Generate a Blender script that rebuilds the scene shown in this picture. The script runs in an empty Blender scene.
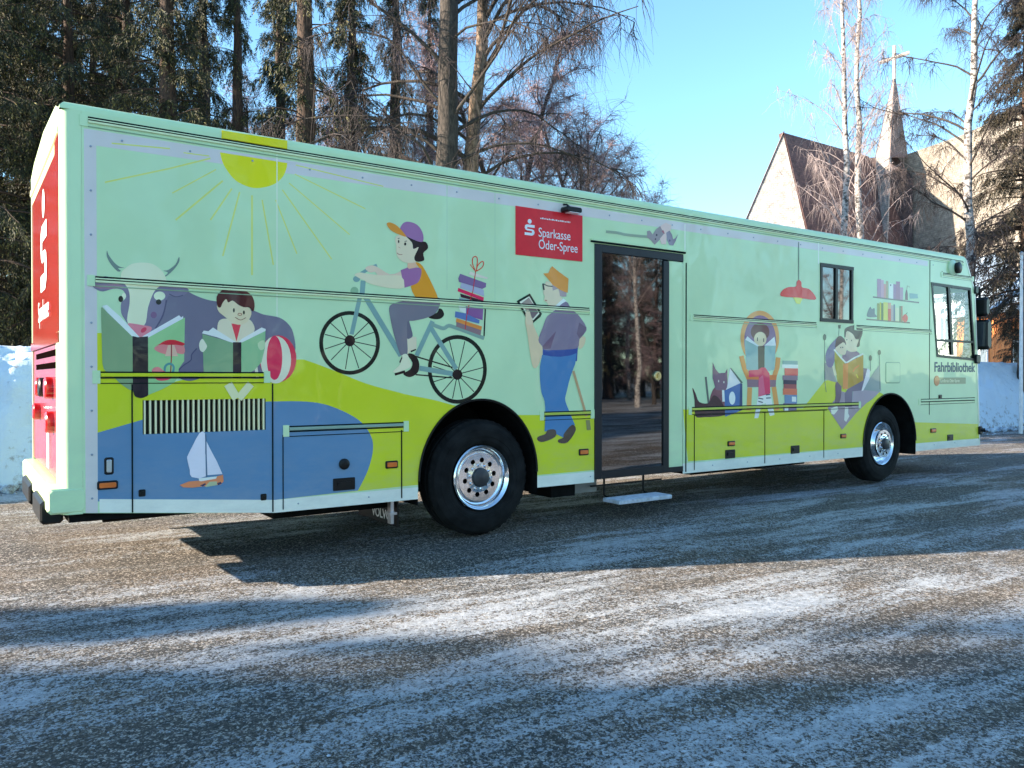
import bpy, math, random
import numpy as np
from mathutils import Vector, Matrix
from mathutils.geometry import delaunay_2d_cdt
R = math.radians
sc = bpy.context.scene
COL = sc.collection

# ------------------------------------------------------------------ camera, world, sun, exposure
F_PX, EYE = 800.0, 1.45
YAW = math.atan2(1153, 800)          # how far the coach's long side turns away from the view direction
PITCH = math.atan(7 / 800)
cam = bpy.data.cameras.new('camera'); camo = bpy.data.objects.new('camera', cam); COL.objects.link(camo)
cam.sensor_width = 36; cam.lens = 36 * F_PX / 1024; cam.clip_end = 3000; cam.clip_start = 0.05
camo.location = (0, 0, EYE)
camo.rotation_euler = (math.pi / 2 - PITCH, 0, YAW - math.pi / 2)
sc.camera = camo
SUN_EL = R(19.5)
SUN_XY = Vector((-.918, .396)).normalized()
w = bpy.data.worlds.new('World'); sc.world = w; w.use_nodes = True
wn = w.node_tree
sky = wn.nodes.new('ShaderNodeTexSky'); sky.sky_type = 'NISHITA'; sky.sun_disc = False
sky.sun_elevation = SUN_EL; sky.sun_rotation = math.atan2(SUN_XY.x, SUN_XY.y)
sky.altitude = 100; sky.air_density = 1.0; sky.dust_density = 0.2; sky.ozone_density = 1.6
tint = wn.nodes.new('ShaderNodeVectorMath'); tint.operation = 'MULTIPLY'; tint.inputs[1].default_value = (.76, 1.0, 1.07)   # crisp winter air
wn.links.new(sky.outputs[0], tint.inputs[0]); wn.links.new(tint.outputs[0], wn.nodes['Background'].inputs[0])
wn.nodes['Background'].inputs[1].default_value = 0.105
sl = bpy.data.lights.new('sun', 'SUN'); sl.energy = 5.0; sl.angle = R(.5); sl.color = (1, .86, .68)
so = bpy.data.objects.new('sun', sl); COL.objects.link(so)
sd = Vector((-SUN_XY.x * math.cos(SUN_EL), -SUN_XY.y * math.cos(SUN_EL), -math.sin(SUN_EL)))
so.rotation_euler = sd.to_track_quat('-Z', 'Y').to_euler(); so.location = (-20, 10, 12)
sc.view_settings.view_transform = 'Standard'; sc.view_settings.look = 'None'
sc.view_settings.exposure = 2.02; sc.view_settings.gamma = 1

# ------------------------------------------------------------------ helpers
FW = Vector((math.cos(YAW) * math.cos(PITCH), math.sin(YAW) * math.cos(PITCH), -math.sin(PITCH)))
RT = Vector((math.sin(YAW), -math.cos(YAW), 0)); UP = RT.cross(FW)
EY = Vector((0, 0, EYE))
def ray(px, py): return FW + RT * ((px - 512) / F_PX) + UP * ((384 - py) / F_PX)
D = 6.12                              # the coach's near side
def S(px, py, y=D):                   # where a measured point lies on the coach's flat side -> (x, z)
    d = ray(px, py); t = y / d.y
    return (d.x * t, EYE + d.z * t)
def at(px, Z):                        # ground point at depth Z metres
    p = FW.normalized() * Z + RT * ((px - 512) / F_PX * Z)
    return Vector((p.x, p.y, 0))
def hz(py, Z): return EYE + (377 - py) / F_PX * Z   # height at depth Z
def lin(c):
    return tuple(((v / 255) / 12.92 if v / 255 <= .04045 else ((v / 255 + .055) / 1.055) ** 2.4) for v in c)

MATS = {}
def pm(name, rgb, rough=.5, metal=0, coat=0, var=.10, scale=12, bump=0, bscale=60, ior=1.5, spec=None, wav=0):
    """procedural material: base colour with mild noise wear, optional bump"""
    if name in MATS: return MATS[name]
    m = bpy.data.materials.new(name); m.use_nodes = True; MATS[name] = m
    nt = m.node_tree; b = nt.nodes['Principled BSDF']; L = nt.links.new
    b.inputs['Roughness'].default_value = rough; b.inputs['Metallic'].default_value = metal
    b.inputs['IOR'].default_value = ior
    if coat: b.inputs['Coat Weight'].default_value = coat; b.inputs['Coat Roughness'].default_value = .03
    if spec is not None: b.inputs['Specular IOR Level'].default_value = spec
    tc = nt.nodes.new('ShaderNodeTexCoord')
    n = nt.nodes.new('ShaderNodeTexNoise'); n.inputs['Scale'].default_value = scale; n.inputs['Detail'].default_value = 6
    L(tc.outputs['Object'], n.inputs['Vector'])
    mr = nt.nodes.new('ShaderNodeMapRange'); mr.inputs['From Min'].default_value = .3; mr.inputs['From Max'].default_value = .7
    mr.inputs['To Min'].default_value = 1 - var; mr.inputs['To Max'].default_value = 1 + var
    L(n.outputs['Fac'], mr.inputs['Value'])
    mx = nt.nodes.new('ShaderNodeVectorMath'); mx.operation = 'SCALE'; mx.inputs[0].default_value = rgb
    L(mr.outputs['Result'], mx.inputs['Scale']); L(mx.outputs['Vector'], b.inputs['Base Color'])
    if bump:
        n2 = nt.nodes.new('ShaderNodeTexNoise'); n2.inputs['Scale'].default_value = bscale; n2.inputs['Detail'].default_value = 5
        L(tc.outputs['Object'], n2.inputs['Vector'])
        bp = nt.nodes.new('ShaderNodeBump'); bp.inputs['Strength'].default_value = bump; bp.inputs['Distance'].default_value = .02
        L(n2.outputs['Fac'], bp.inputs['Height']); L(bp.outputs['Normal'], b.inputs['Normal'])
    if wav:                           # sheet metal that is not quite flat: the gloss wobbles
        n3 = nt.nodes.new('ShaderNodeTexNoise'); n3.inputs['Scale'].default_value = 1.6; n3.inputs['Detail'].default_value = 2
        L(tc.outputs['Object'], n3.inputs['Vector'])
        b3 = nt.nodes.new('ShaderNodeBump'); b3.inputs['Strength'].default_value = wav; b3.inputs['Distance'].default_value = .05
        L(n3.outputs['Fac'], b3.inputs['Height']); L(b3.outputs['Normal'], b.inputs['Coat Normal'])
        if not bump: L(b3.outputs['Normal'], b.inputs['Normal'])
    return m
PAINT_K = (2.08, 1.33, 1.04)
def paint(rgb):                       # vehicle film colour
    c = tuple(max(.003, min(.88, v * k - .014)) for v, k in zip(lin(rgb), PAINT_K))
    nm = 'paint_%02x%02x%02x' % tuple(rgb)
    if nm in MATS: return MATS[nm]
    m = pm(nm, c, rough=.4, coat=.45, spec=.25, var=.035, scale=2.5, wav=.2)
    nt = m.node_tree; N = nt.nodes.new; L = nt.links.new; b = nt.nodes['Principled BSDF']      # road dust thrown up on the skirt
    src = b.inputs['Base Color'].links[0].from_socket
    g = N('ShaderNodeNewGeometry'); sx = N('ShaderNodeSeparateXYZ'); L(g.outputs['Position'], sx.inputs[0])
    mz = N('ShaderNodeMapRange'); mz.inputs[1].default_value = .35; mz.inputs[2].default_value = 1.15; mz.inputs[3].default_value = .34; mz.inputs[4].default_value = 0; L(sx.outputs['Z'], mz.inputs[0])
    mp = N('ShaderNodeMapping'); mp.inputs['Scale'].default_value = (1, 1, 3); L(g.outputs['Position'], mp.inputs[0])
    n = N('ShaderNodeTexNoise'); n.inputs['Scale'].default_value = 3; n.inputs['Detail'].default_value = 9; n.inputs['Roughness'].default_value = .75; L(mp.outputs[0], n.inputs['Vector'])
    mn = N('ShaderNodeMapRange'); mn.inputs[1].default_value = .38; mn.inputs[2].default_value = .68; L(n.outputs['Fac'], mn.inputs[0])
    ml = N('ShaderNodeMath'); ml.operation = 'MULTIPLY'; L(mz.outputs[0], ml.inputs[0]); L(mn.outputs[0], ml.inputs[1])
    mx = N('ShaderNodeMix'); mx.data_type = 'RGBA'; L(ml.outputs[0], mx.inputs[0]); L(src, mx.inputs[6]); mx.inputs[7].default_value = (.42, .41, .38, 1)
    L(mx.outputs[2], b.inputs['Base Color'])
    return m

def tag(o, label=None, cat=None, group=None, kind=None):
    if label: o['label'] = label
    if cat: o['category'] = cat
    if group: o['group'] = group
    if kind: o['kind'] = kind
    return o
WL = {}
def wloc(p):
    v = Vector((0, 0, 0))
    while p is not None: v = v + p.location; p = p.parent
    return v
def empty(name, loc, label, cat, group=None):
    o = bpy.data.objects.new(name, None); COL.objects.link(o); o.location = loc
    o.empty_display_size = .3
    return tag(o, label, cat, group)
def mesh_obj(name, verts, faces, mats, parent=None, idx=None, smooth=False, local=False, label=None):
    """verts in world coordinates unless local (then in the parent's own)"""
    me = bpy.data.meshes.new(name)
    me.from_pydata([tuple(v) for v in verts], [], [tuple(f) for f in faces])
    for m in (mats if isinstance(mats, (list, tuple)) else [mats]): me.materials.append(m)
    if idx is not None: me.polygons.foreach_set('material_index', np.array(idx, dtype=np.int32))
    if smooth: me.polygons.foreach_set('use_smooth', np.ones(len(me.polygons), dtype=bool))
    me.update()
    o = bpy.data.objects.new(name, me); COL.objects.link(o)
    if parent is not None:
        o.parent = parent
        if not local: o.location = -wloc(parent)
    if label: o['label'] = label
    return o
def np_obj(name, V, Fq, mats, parent=None, idx=None, smooth=False, nper=4):
    """fast mesh from numpy arrays, faces of nper corners"""
    me = bpy.data.meshes.new(name)
    me.vertices.add(len(V)); me.vertices.foreach_set('co', np.asarray(V, dtype=np.float32).ravel())
    nf = len(Fq); me.loops.add(nf * nper); me.loops.foreach_set('vertex_index', np.asarray(Fq, dtype=np.int32).ravel())
    me.polygons.add(nf); me.polygons.foreach_set('loop_start', np.arange(nf, dtype=np.int32) * nper)
    try: me.polygons.foreach_set('loop_total', np.full(nf, nper, dtype=np.int32))
    except Exception: pass
    for m in (mats if isinstance(mats, (list, tuple)) else [mats]): me.materials.append(m)
    if idx is not None: me.polygons.foreach_set('material_index', np.asarray(idx, dtype=np.int32))
    if smooth: me.polygons.foreach_set('use_smooth', np.ones(nf, dtype=bool))
    me.update(calc_edges=True); me.validate()
    o = bpy.data.objects.new(name, me); COL.objects.link(o)
    if parent is not None: o.parent = parent
    return o
class MB:
    """collects shapes into one mesh"""
    def __init__(s): s.v = []; s.f = []; s.i = []
    def add(s, vs, fs, mi=0):
        k = len(s.v); s.v += [tuple(v) for v in vs]; s.f += [tuple(a + k for a in f) for f in fs]; s.i += [mi] * len(fs); return s
    def box(s, x0, x1, y0, y1, z0, z1, mi=0, c=0):
        if c:                          # chamfered along all edges running in x-z outline (seen from the side)
            p = [(x0 + c, z0), (x1 - c, z0), (x1, z0 + c), (x1, z1 - c), (x1 - c, z1), (x0 + c, z1), (x0, z1 - c), (x0, z0 + c)]
            q = [(x0 + c * 1.6, z0 + c * .6), (x1 - c * 1.6, z0 + c * .6), (x1 - c * .6, z0 + c * 1.6), (x1 - c * .6, z1 - c * 1.6), (x1 - c * 1.6, z1 - c * .6), (x0 + c * 1.6, z1 - c * .6), (x0 + c * .6, z1 - c * 1.6), (x0 + c * .6, z0 + c * 1.6)]
            n = 8; vs = [(a, y0, b) for a, b in q] + [(a, y0 + c * .6, b) for a, b in p] + [(a, y1, b) for a, b in p]
            fs = [tuple(range(n))] + [(i, i + n, (i + 1) % n + n, (i + 1) % n) for i in range(n)] + [(i + n, i + 2 * n, (i + 1) % n + 2 * n, (i + 1) % n + n) for i in range(n)] + [tuple(range(3 * n - 1, 2 * n - 1, -1))]
            return s.add(vs, fs, mi)
        return s.add([(x0, y0, z0), (x1, y0, z0), (x1, y1, z0), (x0, y1, z0), (x0, y0, z1), (x1, y0, z1), (x1, y1, z1), (x0, y1, z1)],
                     [(0, 3, 2, 1), (4, 5, 6, 7), (0, 1, 5, 4), (1, 2, 6, 5), (2, 3, 7, 6), (3, 0, 4, 7)], mi)
    def prism(s, pts, y0, y1, mi=0):   # outline (x,z) extruded from y0 (near) to y1
        n = len(pts)
        return s.add([(a, y0, b) for a, b in pts] + [(a, y1, b) for a, b in pts],
                     [tuple(range(n)), tuple(range(2 * n - 1, n - 1, -1))] + [(i, i + n, (i + 1) % n + n, (i + 1) % n) for i in range(n)], mi)
    def lathe_y(s, cx, cy, cz, prof, n=48, mi=0, close=False):  # prof [(r, y offset)] around an axis along y
        vs = []; fs = []
        for r, dy in prof:
            for k in range(n):
                a = 2 * math.pi * k / n; vs.append((cx + r * math.cos(a), cy + dy, cz + r * math.sin(a)))
        for j in range(len(prof) - 1):
            for k in range(n):
                k2 = (k + 1) % n; fs.append((j * n + k, j * n + k2, (j + 1) * n + k2, (j + 1) * n + k))
        if close: fs.append(tuple(range(n))[::-1]); fs.append(tuple((len(prof) - 1) * n + k for k in range(n)))
        return s.add(vs, fs, mi)
    def tube(s, pts, r, n=8, mi=0):
        pts = [Vector(p) for p in pts]; rs = r if isinstance(r, (list, tuple)) else [r] * len(pts); vs = []; fs = []
        for j, p in enumerate(pts):
            d = (pts[min(j + 1, len(pts) - 1)] - pts[max(j - 1, 0)]).normalized()
            a = d.cross(Vector((0, 0, 1)) if abs(d.z) < .9 else Vector((1, 0, 0))).normalized(); b = d.cross(a)
            for k in range(n):
                t = 2 * math.pi * k / n; vs.append(p + (a * math.cos(t) + b * math.sin(t)) * rs[j])
        for j in range(len(pts) - 1):
            for k in range(n):
                k2 = (k + 1) % n; fs.append((j * n + k, j * n + k2, (j + 1) * n + k2, (j + 1) * n + k))
        fs.append(tuple(range(n))[::-1]); fs.append(tuple((len(pts) - 1) * n + k for k in range(n)))
        return s.add(vs, fs, mi)
    def build(s, name, mats, parent=None, smooth=False, label=None, local=False):
        o = mesh_obj(name, s.v, s.f, mats, parent, s.i, smooth, local, label)
        if smooth == 'auto':
            pass
        return o
def smooth_auto(o, ang=35):
    me = o.data
    me.polygons.foreach_set('use_smooth', np.ones(len(me.polygons), dtype=bool))
    try: me.set_sharp_from_angle(angle=R(ang))
    except Exception: pass
    return o

# ------------------------------------------------------------------ flat painted pictures: many outlines, one layer
def spl(pts, closed=True, n=5):
    P = [Vector(p).to_2d() if len(p) > 2 else Vector(p) for p in pts]; out = []; m = len(P)
    rng = range(m) if closed else range(m - 1)
    for i in rng:
        if closed: a, b, c, d = P[i - 1], P[i], P[(i + 1) % m], P[(i + 2) % m]
        else: a, b, c, d = P[max(i - 1, 0)], P[i], P[i + 1], P[min(i + 2, m - 1)]
        for k in range(n):
            t = k / n
            out.append(tuple(.5 * ((2 * b) + (c - a) * t + (2 * a - 5 * b + 4 * c - d) * t * t + (3 * b - a - 3 * c + d) * t ** 3)))
    if not closed: out.append(tuple(P[-1]))
    return out
def ell(cx, cy, rx, ry, n=28, rot=0):
    c, s_ = math.cos(rot), math.sin(rot)
    return [(cx + rx * math.cos(t) * c - ry * math.sin(t) * s_, cy + rx * math.cos(t) * s_ + ry * math.sin(t) * c) for t in [2 * math.pi * k / n for k in range(n)]]
def stroke(pts, wd):
    P = [Vector(p) for p in pts]; l = []; r = []
    for i, p in enumerate(P):
        d = (P[min(i + 1, len(P) - 1)] - P[max(i - 1, 0)])
        if d.length < 1e-9: d = Vector((1, 0))
        d.normalize(); q = Vector((-d.y, d.x)) * wd / 2
        l.append(tuple(p + q)); r.append(tuple(p - q))
    return l + r[::-1]
def view(x0, y0, s):
    return lambda pts: [(x0 + a / s, y0 + b / s) for a, b in pts]
def winding(pt, poly):
    x, y = pt; wn_ = 0
    for i in range(len(poly)):
        x0, y0 = poly[i - 1]; x1, y1 = poly[i]
        if y0 <= y:
            if y1 > y and (x1 - x0) * (y - y0) - (x - x0) * (y1 - y0) > 0: wn_ += 1
        elif y1 <= y and (x1 - x0) * (y - y0) - (x - x0) * (y1 - y0) < 0: wn_ -= 1
    return wn_
def picture(name, layers, parent, off=.0015, plane='side', label=None, clip=None, thick=0):
    """layers: [(outline in plane metres (x,z), colour or None for a hole)], painted in order, merged into ONE flat sheet"""
    vs = []; es = []
    pl = []
    for poly, col in layers:
        q = []
        for p in poly:
            if not q or abs(p[0] - q[-1][0]) + abs(p[1] - q[-1][1]) > 1e-5: q.append((float(p[0]), float(p[1])))
        if abs(q[0][0] - q[-1][0]) + abs(q[0][1] - q[-1][1]) < 1e-5: q.pop()
        if len(q) < 3: continue
        k = len(vs); vs += [Vector(p) for p in q]; es += [(k + i, k + (i + 1) % len(q)) for i in range(len(q))]; pl.append((q, col))
    ov, oe, of, _, _, _ = delaunay_2d_cdt(vs, es, [], 0, 1e-6)
    A = np.array([tuple(v) for v in ov])
    cols = []; faces = []; idx = []
    boxes = [(min(p[0] for p in q), max(p[0] for p in q), min(p[1] for p in q), max(p[1] for p in q)) for q, c in pl]
    for f in of:
        c = A[list(f)].mean(0); got = None
        for (q, col), bb in zip(reversed(pl), reversed(boxes)):
            if bb[0] <= c[0] <= bb[1] and bb[2] <= c[1] <= bb[3] and winding((c[0], c[1]), q):
                got = (col,); break
        if got is None or got[0] is None: continue
        if got[0] not in cols: cols.append(got[0])
        a, b, d = [A[i] for i in f]
        if (b[0] - a[0]) * (d[1] - a[1]) - (b[1] - a[1]) * (d[0] - a[0]) < 0: f = tuple(reversed(f))
        faces.append(tuple(f)); idx.append(cols.index(got[0]))
    used = sorted({i for f in faces for i in f}); mp = {u: i for i, u in enumerate(used)}
    if plane == 'side': V = [(A[i][0], D - off, A[i][1]) for i in used]
    else: V = [plane(A[i][0], A[i][1]) for i in used]
    ms = [c if isinstance(c, bpy.types.Material) else paint(c) for c in cols]
    return mesh_obj(name, V, [tuple(mp[i] for i in f) for f in faces], ms, parent, idx, label=label)
def onside(pts): return [S(a, b) for a, b in pts]
def text(name, body, mat, parent, loc, size, rot=(math.pi / 2, 0, 0), sx=1, align='LEFT', ext=.0008, label=None, bold=0):
    c = bpy.data.curves.new(name, 'FONT'); c.body = body; c.size = size; c.align_x = align; c.extrude = ext; c.offset = bold
    c.materials.append(mat)
    o = bpy.data.objects.new(name, c); COL.objects.link(o)
    o.rotation_euler = rot; o.scale = (sx, 1, 1); o.location = Vector(loc)
    dg = bpy.context.evaluated_depsgraph_get(); me = bpy.data.meshes.new_from_object(o.evaluated_get(dg)); me.name = name
    bpy.data.objects.remove(o); bpy.data.curves.remove(c)
    o = bpy.data.objects.new(name, me); COL.objects.link(o); o.rotation_euler = rot; o.scale = (sx, 1, 1); o.location = Vector(loc)
    if parent is not None: o.parent = parent; o.location = Vector(loc) - wloc(parent)
    if label: o['label'] = label
    return o
# ------------------------------------------------------------------ ground
def ground_material():
    m = bpy.data.materials.new('icy_gravel'); m.use_nodes = True; nt = m.node_tree; L = nt.links.new; N = nt.nodes.new
    b = nt.nodes['Principled BSDF']
    g = N('ShaderNodeNewGeometry')
    def mapping(src, rot, scale):
        mp = N('ShaderNodeMapping'); mp.inputs['Rotation'].default_value = (0, 0, rot); mp.inputs['Scale'].default_value = scale; L(src, mp.inputs[0]); return mp.outputs[0]
    def noise(vec, s, d, r=.5, dist=0):
        n = N('ShaderNodeTexNoise'); n.inputs['Scale'].default_value = s; n.inputs['Detail'].default_value = d; n.inputs['Roughness'].default_value = r
        n.inputs['Distortion'].default_value = dist; L(vec, n.inputs['Vector']); return n.outputs['Fac']
    def math_(op, a, b_=None, c=None, clamp=False):
        n = N('ShaderNodeMath'); n.operation = op; n.use_clamp = clamp
        for i, v in enumerate((a, b_, c)):
            if v is None: continue
            if isinstance(v, (int, float)): n.inputs[i].default_value = v
            else: L(v, n.inputs[i])
        return n.outputs[0]
    def rng(v, a, b_, c=0, d=1):
        n = N('ShaderNodeMapRange'); L(v, n.inputs[0])
        for i, x in zip((1, 2, 3, 4), (a, b_, c, d)): n.inputs[i].default_value = x
        return n.outputs[0]
    def mix(f, a, b_):
        n = N('ShaderNodeMix'); n.data_type = 'RGBA'
        L(f, n.inputs[0]) if not isinstance(f, float) else None
        for k, v in ((6, a), (7, b_)):
            if isinstance(v, tuple): n.inputs[k].default_value = v + (1,)
            else: L(v, n.inputs[k])
        return n.outputs[2]
    P = g.outputs['Position']
    tr = mapping(P, R(21), (.42, 1.25, 1))            # the wheel tracks run across the view
    tr2 = mapping(P, R(8), (.3, 1.6, 1))
    big = noise(tr, 1.0, 9, .62, .6)
    big2 = noise(tr2, .55, 4, .5)
    mid = noise(P, 9, 6, .6)
    fine = noise(P, 75, 4, .7)
    grain = noise(P, 210, 3, .7)
    h = math_('ADD', math_('ADD', math_('MULTIPLY', big, .72), .14), math_('MULTIPLY', big2, .55))
    h = math_('ADD', h, math_('MULTIPLY', mid, .22))
    wisp = noise(mapping(P, R(19), (.22, 1.9, 1)), 3.2, 8, .68, .8); h = math_('ADD', h, math_('MULTIPLY', math_('SUBTRACT', wisp, .5), .55))   # thin wind-drawn streaks
    h = math_('ADD', h, math_('MULTIPLY', fine, .42))
    h = math_('ADD', h, math_('MULTIPLY', grain, .16))
    def cells(s):
        v_ = N('ShaderNodeTexVoronoi'); v_.inputs['Scale'].default_value = s; L(P, v_.inputs['Vector']); x_ = N('ShaderNodeSeparateXYZ'); L(v_.outputs['Color'], x_.inputs[0]); return x_.outputs
    c1, c2 = cells(62), cells(125)
    wv = N('ShaderNodeTexWave'); wv.inputs['Scale'].default_value = .55; wv.bands_direction = 'Y'; wv.inputs['Distortion'].default_value = 5; wv.inputs['Detail'].default_value = 2; wv.inputs['Detail Scale'].default_value = .5; L(mapping(P, R(23), (.35, 1, 1)), wv.inputs['Vector'])
    h = math_('SUBTRACT', h, math_('MULTIPLY', rng(wv.outputs['Fac'], .62, .95), .055))     # worn wheel tracks
    h = math_('ADD', h, math_('MULTIPLY', math_('SUBTRACT', c1[0], .5), .15)); h = math_('ADD', h, math_('MULTIPLY', math_('SUBTRACT', c2[0], .5), .13))
    sxyz = N('ShaderNodeSeparateXYZ'); L(P, sxyz.inputs[0])
    yb_ = math_('ADD', sxyz.outputs['Y'], math_('MULTIPLY', noise(P, .5, 4), 3.0)); h = math_('SUBTRACT', h, math_('MULTIPLY', math_('MULTIPLY', rng(yb_, 6.2, 7.6), rng(yb_, 14.5, 12.5)), .08))    # little ice beside and under the coach
    far = rng(sxyz.outputs['Y'], 10.5, 13.0, 0, .6)    # untouched snow past the bank
    h = math_('ADD', h, far)
    snow = rng(h, 1.12, 1.225)
    crumbs = rng(noise(P, 48, 3, .8), .56, .66)        # grit sitting on the ice
    snow = math_('MULTIPLY', snow, math_('SUBTRACT', 1.0, math_('MULTIPLY', crumbs, .75)), clamp=True)
    gv = rng(grain, .3, .72)
    brown = rng(noise(P, .7, 3), .38, .62)
    ga = mix(gv, (.012, .0115, .012), (.105, .095, .085)); gb = mix(gv, (.024, .018, .012), (.22, .155, .10))
    grav = mix(brown, ga, gb)
    vor = N('ShaderNodeTexVoronoi'); vor.inputs['Scale'].default_value = 90; L(P, vor.inputs['Vector'])
    peb = math_('ADD', math_('MULTIPLY', c1[1], .5), math_('MULTIPLY', c2[1], .5))
    grav = mix(rng(peb, .42, .15), grav, (.012, .011, .011)); grav = mix(rng(peb, .62, .85), grav, (.50, .45, .40))
    ice = mix(rng(noise(P, 16, 5, .7), .3, .7), (.26, .29, .34), (.66, .68, .72))
    col = mix(snow, grav, ice)
    L(col, b.inputs['Base Color'])
    L(rng(snow, 0, 1, .85, .42), b.inputs['Roughness'])
    bp = N('ShaderNodeBump'); bp.inputs['Strength'].default_value = .9; bp.inputs['Distance'].default_value = .018
    hh = math_('ADD', math_('MULTIPLY', fine, .9), math_('MULTIPLY', grain, .6)); hh = math_('ADD', hh, math_('MULTIPLY', mid, 1.2)); hh = math_('ADD', hh, math_('MULTIPLY', snow, .25))
    L(hh, bp.inputs['Height']); L(bp.outputs['Normal'], b.inputs['Normal'])
    return m
GM = ground_material()
# one sheet out to the horizon, finer near the coach so that ruts can be real relief
def sheet():
    rs = np.random.RandomState(3)
    xs = np.concatenate([[-900, -300, -100, -40], np.linspace(-20, 34, 220), [50, 90, 200, 500, 900]])
    ys = np.concatenate([[-900, -300, -90, -40], np.linspace(-14, 15, 150), [25, 50, 120, 400, 1200]])
    X, Y = np.meshgrid(xs, ys); Z = np.zeros_like(X)
    u = X * .93 - Y * .37; v = X * .37 + Y * .93
    near = np.clip((16 - np.abs(Y)) / 4, 0, 1) * np.clip((34 - np.abs(X - 6)) / 8, 0, 1)
    for k in range(9):
        Z += .008 * np.sin(v * (1.3 + .8 * k) + rs.rand() * 6 + .5 * np.sin(u * .3 + k)) / (1 + .4 * k)
    Z = (Z - .012) * near
    V = np.stack([X, Y, Z], -1).reshape(-1, 3); nx = len(xs); ny = len(ys)
    i = np.arange(nx - 1); j = np.arange(ny - 1); I, J = np.meshgrid(i, j); a = (J * nx + I).ravel()
    o = np_obj('ground', V, np.stack([a, a + 1, a + nx + 1, a + nx], -1), GM, smooth=True)
    return tag(o, 'gravel yard with packed ice and snow patches', kind='structure')
sheet()
def grit():
    rs = np.random.RandomState(5); n = 5200
    Z = 1.9 + 6.2 * rs.rand(n) ** 1.5; px = rs.rand(n) * 1150 - 60
    f = np.array(FW.to_2d().normalized()); r = np.array(RT.to_2d())
    P = f[None] * Z[:, None] + r[None] * ((px - 512) / F_PX * Z)[:, None]
    P = P[P[:, 1] < 5.9]; n = len(P)
    s = .0025 + .006 * rs.rand(n) ** 4
    base = np.array([(1, 0, 0), (-1, 0, 0), (0, 1, 0), (0, -1, 0), (0, 0, 1), (0, 0, -1)], float)
    V = base[None] * (s[:, None, None] * (0.6 + .8 * rs.rand(n, 6, 1)))
    a = rs.rand(n) * 6.28; c, s_ = np.cos(a)[:, None], np.sin(a)[:, None]
    X = V[..., 0] * c - V[..., 1] * s_; Y = V[..., 0] * s_ + V[..., 1] * c
    V = np.stack([X + P[:, :1], Y + P[:, 1:], V[..., 2] * .7 + .0], -1)
    fc = np.array([(0, 2, 4), (2, 1, 4), (1, 3, 4), (3, 0, 4)])
    Fc = (np.arange(n) * 6)[:, None, None] + fc[None]
    idx = np.repeat((rs.rand(n) < .15).astype(int), 4)
    o = np_obj('gravel', V.reshape(-1, 3), Fc.reshape(-1, 3), [pm('pebble', (.13, .11, .09), .9, var=.5, scale=9), pm('ice_crumb', (.5, .54, .6), .5)], idx=idx, nper=3)
    tag(o, 'loose gravel and ice crumbs scattered over the yard', kind='stuff')
grit()

# ------------------------------------------------------------------ snow bank behind the coach
def snow_mat():
    m = bpy.data.materials.new('ploughed_snow'); m.use_nodes = True; nt = m.node_tree; L = nt.links.new; N = nt.nodes.new
    b = nt.nodes['Principled BSDF']; g = N('ShaderNodeNewGeometry')
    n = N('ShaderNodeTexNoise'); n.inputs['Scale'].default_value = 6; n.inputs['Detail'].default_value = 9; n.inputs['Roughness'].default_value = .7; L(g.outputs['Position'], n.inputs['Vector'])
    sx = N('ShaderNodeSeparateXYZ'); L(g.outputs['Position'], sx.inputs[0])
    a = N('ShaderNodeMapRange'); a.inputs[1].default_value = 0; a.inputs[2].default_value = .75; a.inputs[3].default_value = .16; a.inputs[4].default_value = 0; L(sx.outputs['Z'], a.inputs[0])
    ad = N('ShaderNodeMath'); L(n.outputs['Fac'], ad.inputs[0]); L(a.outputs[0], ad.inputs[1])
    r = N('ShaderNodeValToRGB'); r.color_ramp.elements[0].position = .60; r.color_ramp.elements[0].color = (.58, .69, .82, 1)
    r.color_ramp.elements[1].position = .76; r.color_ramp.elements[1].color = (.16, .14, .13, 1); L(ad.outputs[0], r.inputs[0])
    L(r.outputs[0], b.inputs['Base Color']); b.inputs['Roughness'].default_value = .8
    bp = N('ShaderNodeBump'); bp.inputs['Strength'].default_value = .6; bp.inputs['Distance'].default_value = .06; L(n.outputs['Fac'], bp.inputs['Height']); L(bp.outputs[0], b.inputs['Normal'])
    return m
SNOW = snow_mat()
from mathutils import noise as mnoise
def bank(name, x0, x1, yb, label, hgt=1.87, slope=0.0):
    V = []; nu, nv = int((x1 - x0) * 14), 56
    for i in range(nu + 1):
        x = x0 + (x1 - x0) * i / nu
        for j in range(nv + 1):
            t = j / nv                     # 0 foot front .. 1 back foot
            if t < .5: s = t / .5; y = s * 1.0; z = hgt * (1 - (1 - s) ** 2.6)
            else: s = (t - .5) / .5; y = 1.0 + s * 2.6; z = hgt * (1 - s ** 1.8)
            q = Vector((x, y * 1.3, z))
            k = mnoise.fractal(q * 1.1, 1.0, 2.0, 5) * .13 + mnoise.fractal(q * 4, 1.0, 2.0, 3) * .045 + mnoise.fractal(q * 11, 1.0, 2.0, 3) * .02
            edge = min(1, t * 8, (1 - t) * 8)
            lump = max(0, 1 - z / .7) * abs(mnoise.fractal(q * 2.4, 1, 2, 4)) * .55
            V.append((x, yb + slope * (x - x0) + y - (k + lump) * edge, max(-.05, z + (k * .6) * edge + mnoise.noise(Vector((x * .7, 0, 0))) * .07 * edge) - (.05 if t in (0, 1) else 0)))
    Fc = [(i * (nv + 1) + j, (i + 1) * (nv + 1) + j, (i + 1) * (nv + 1) + j + 1, i * (nv + 1) + j + 1) for i in range(nu) for j in range(nv)]
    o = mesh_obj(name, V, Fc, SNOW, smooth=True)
    return tag(o, label, 'snow bank')
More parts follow.
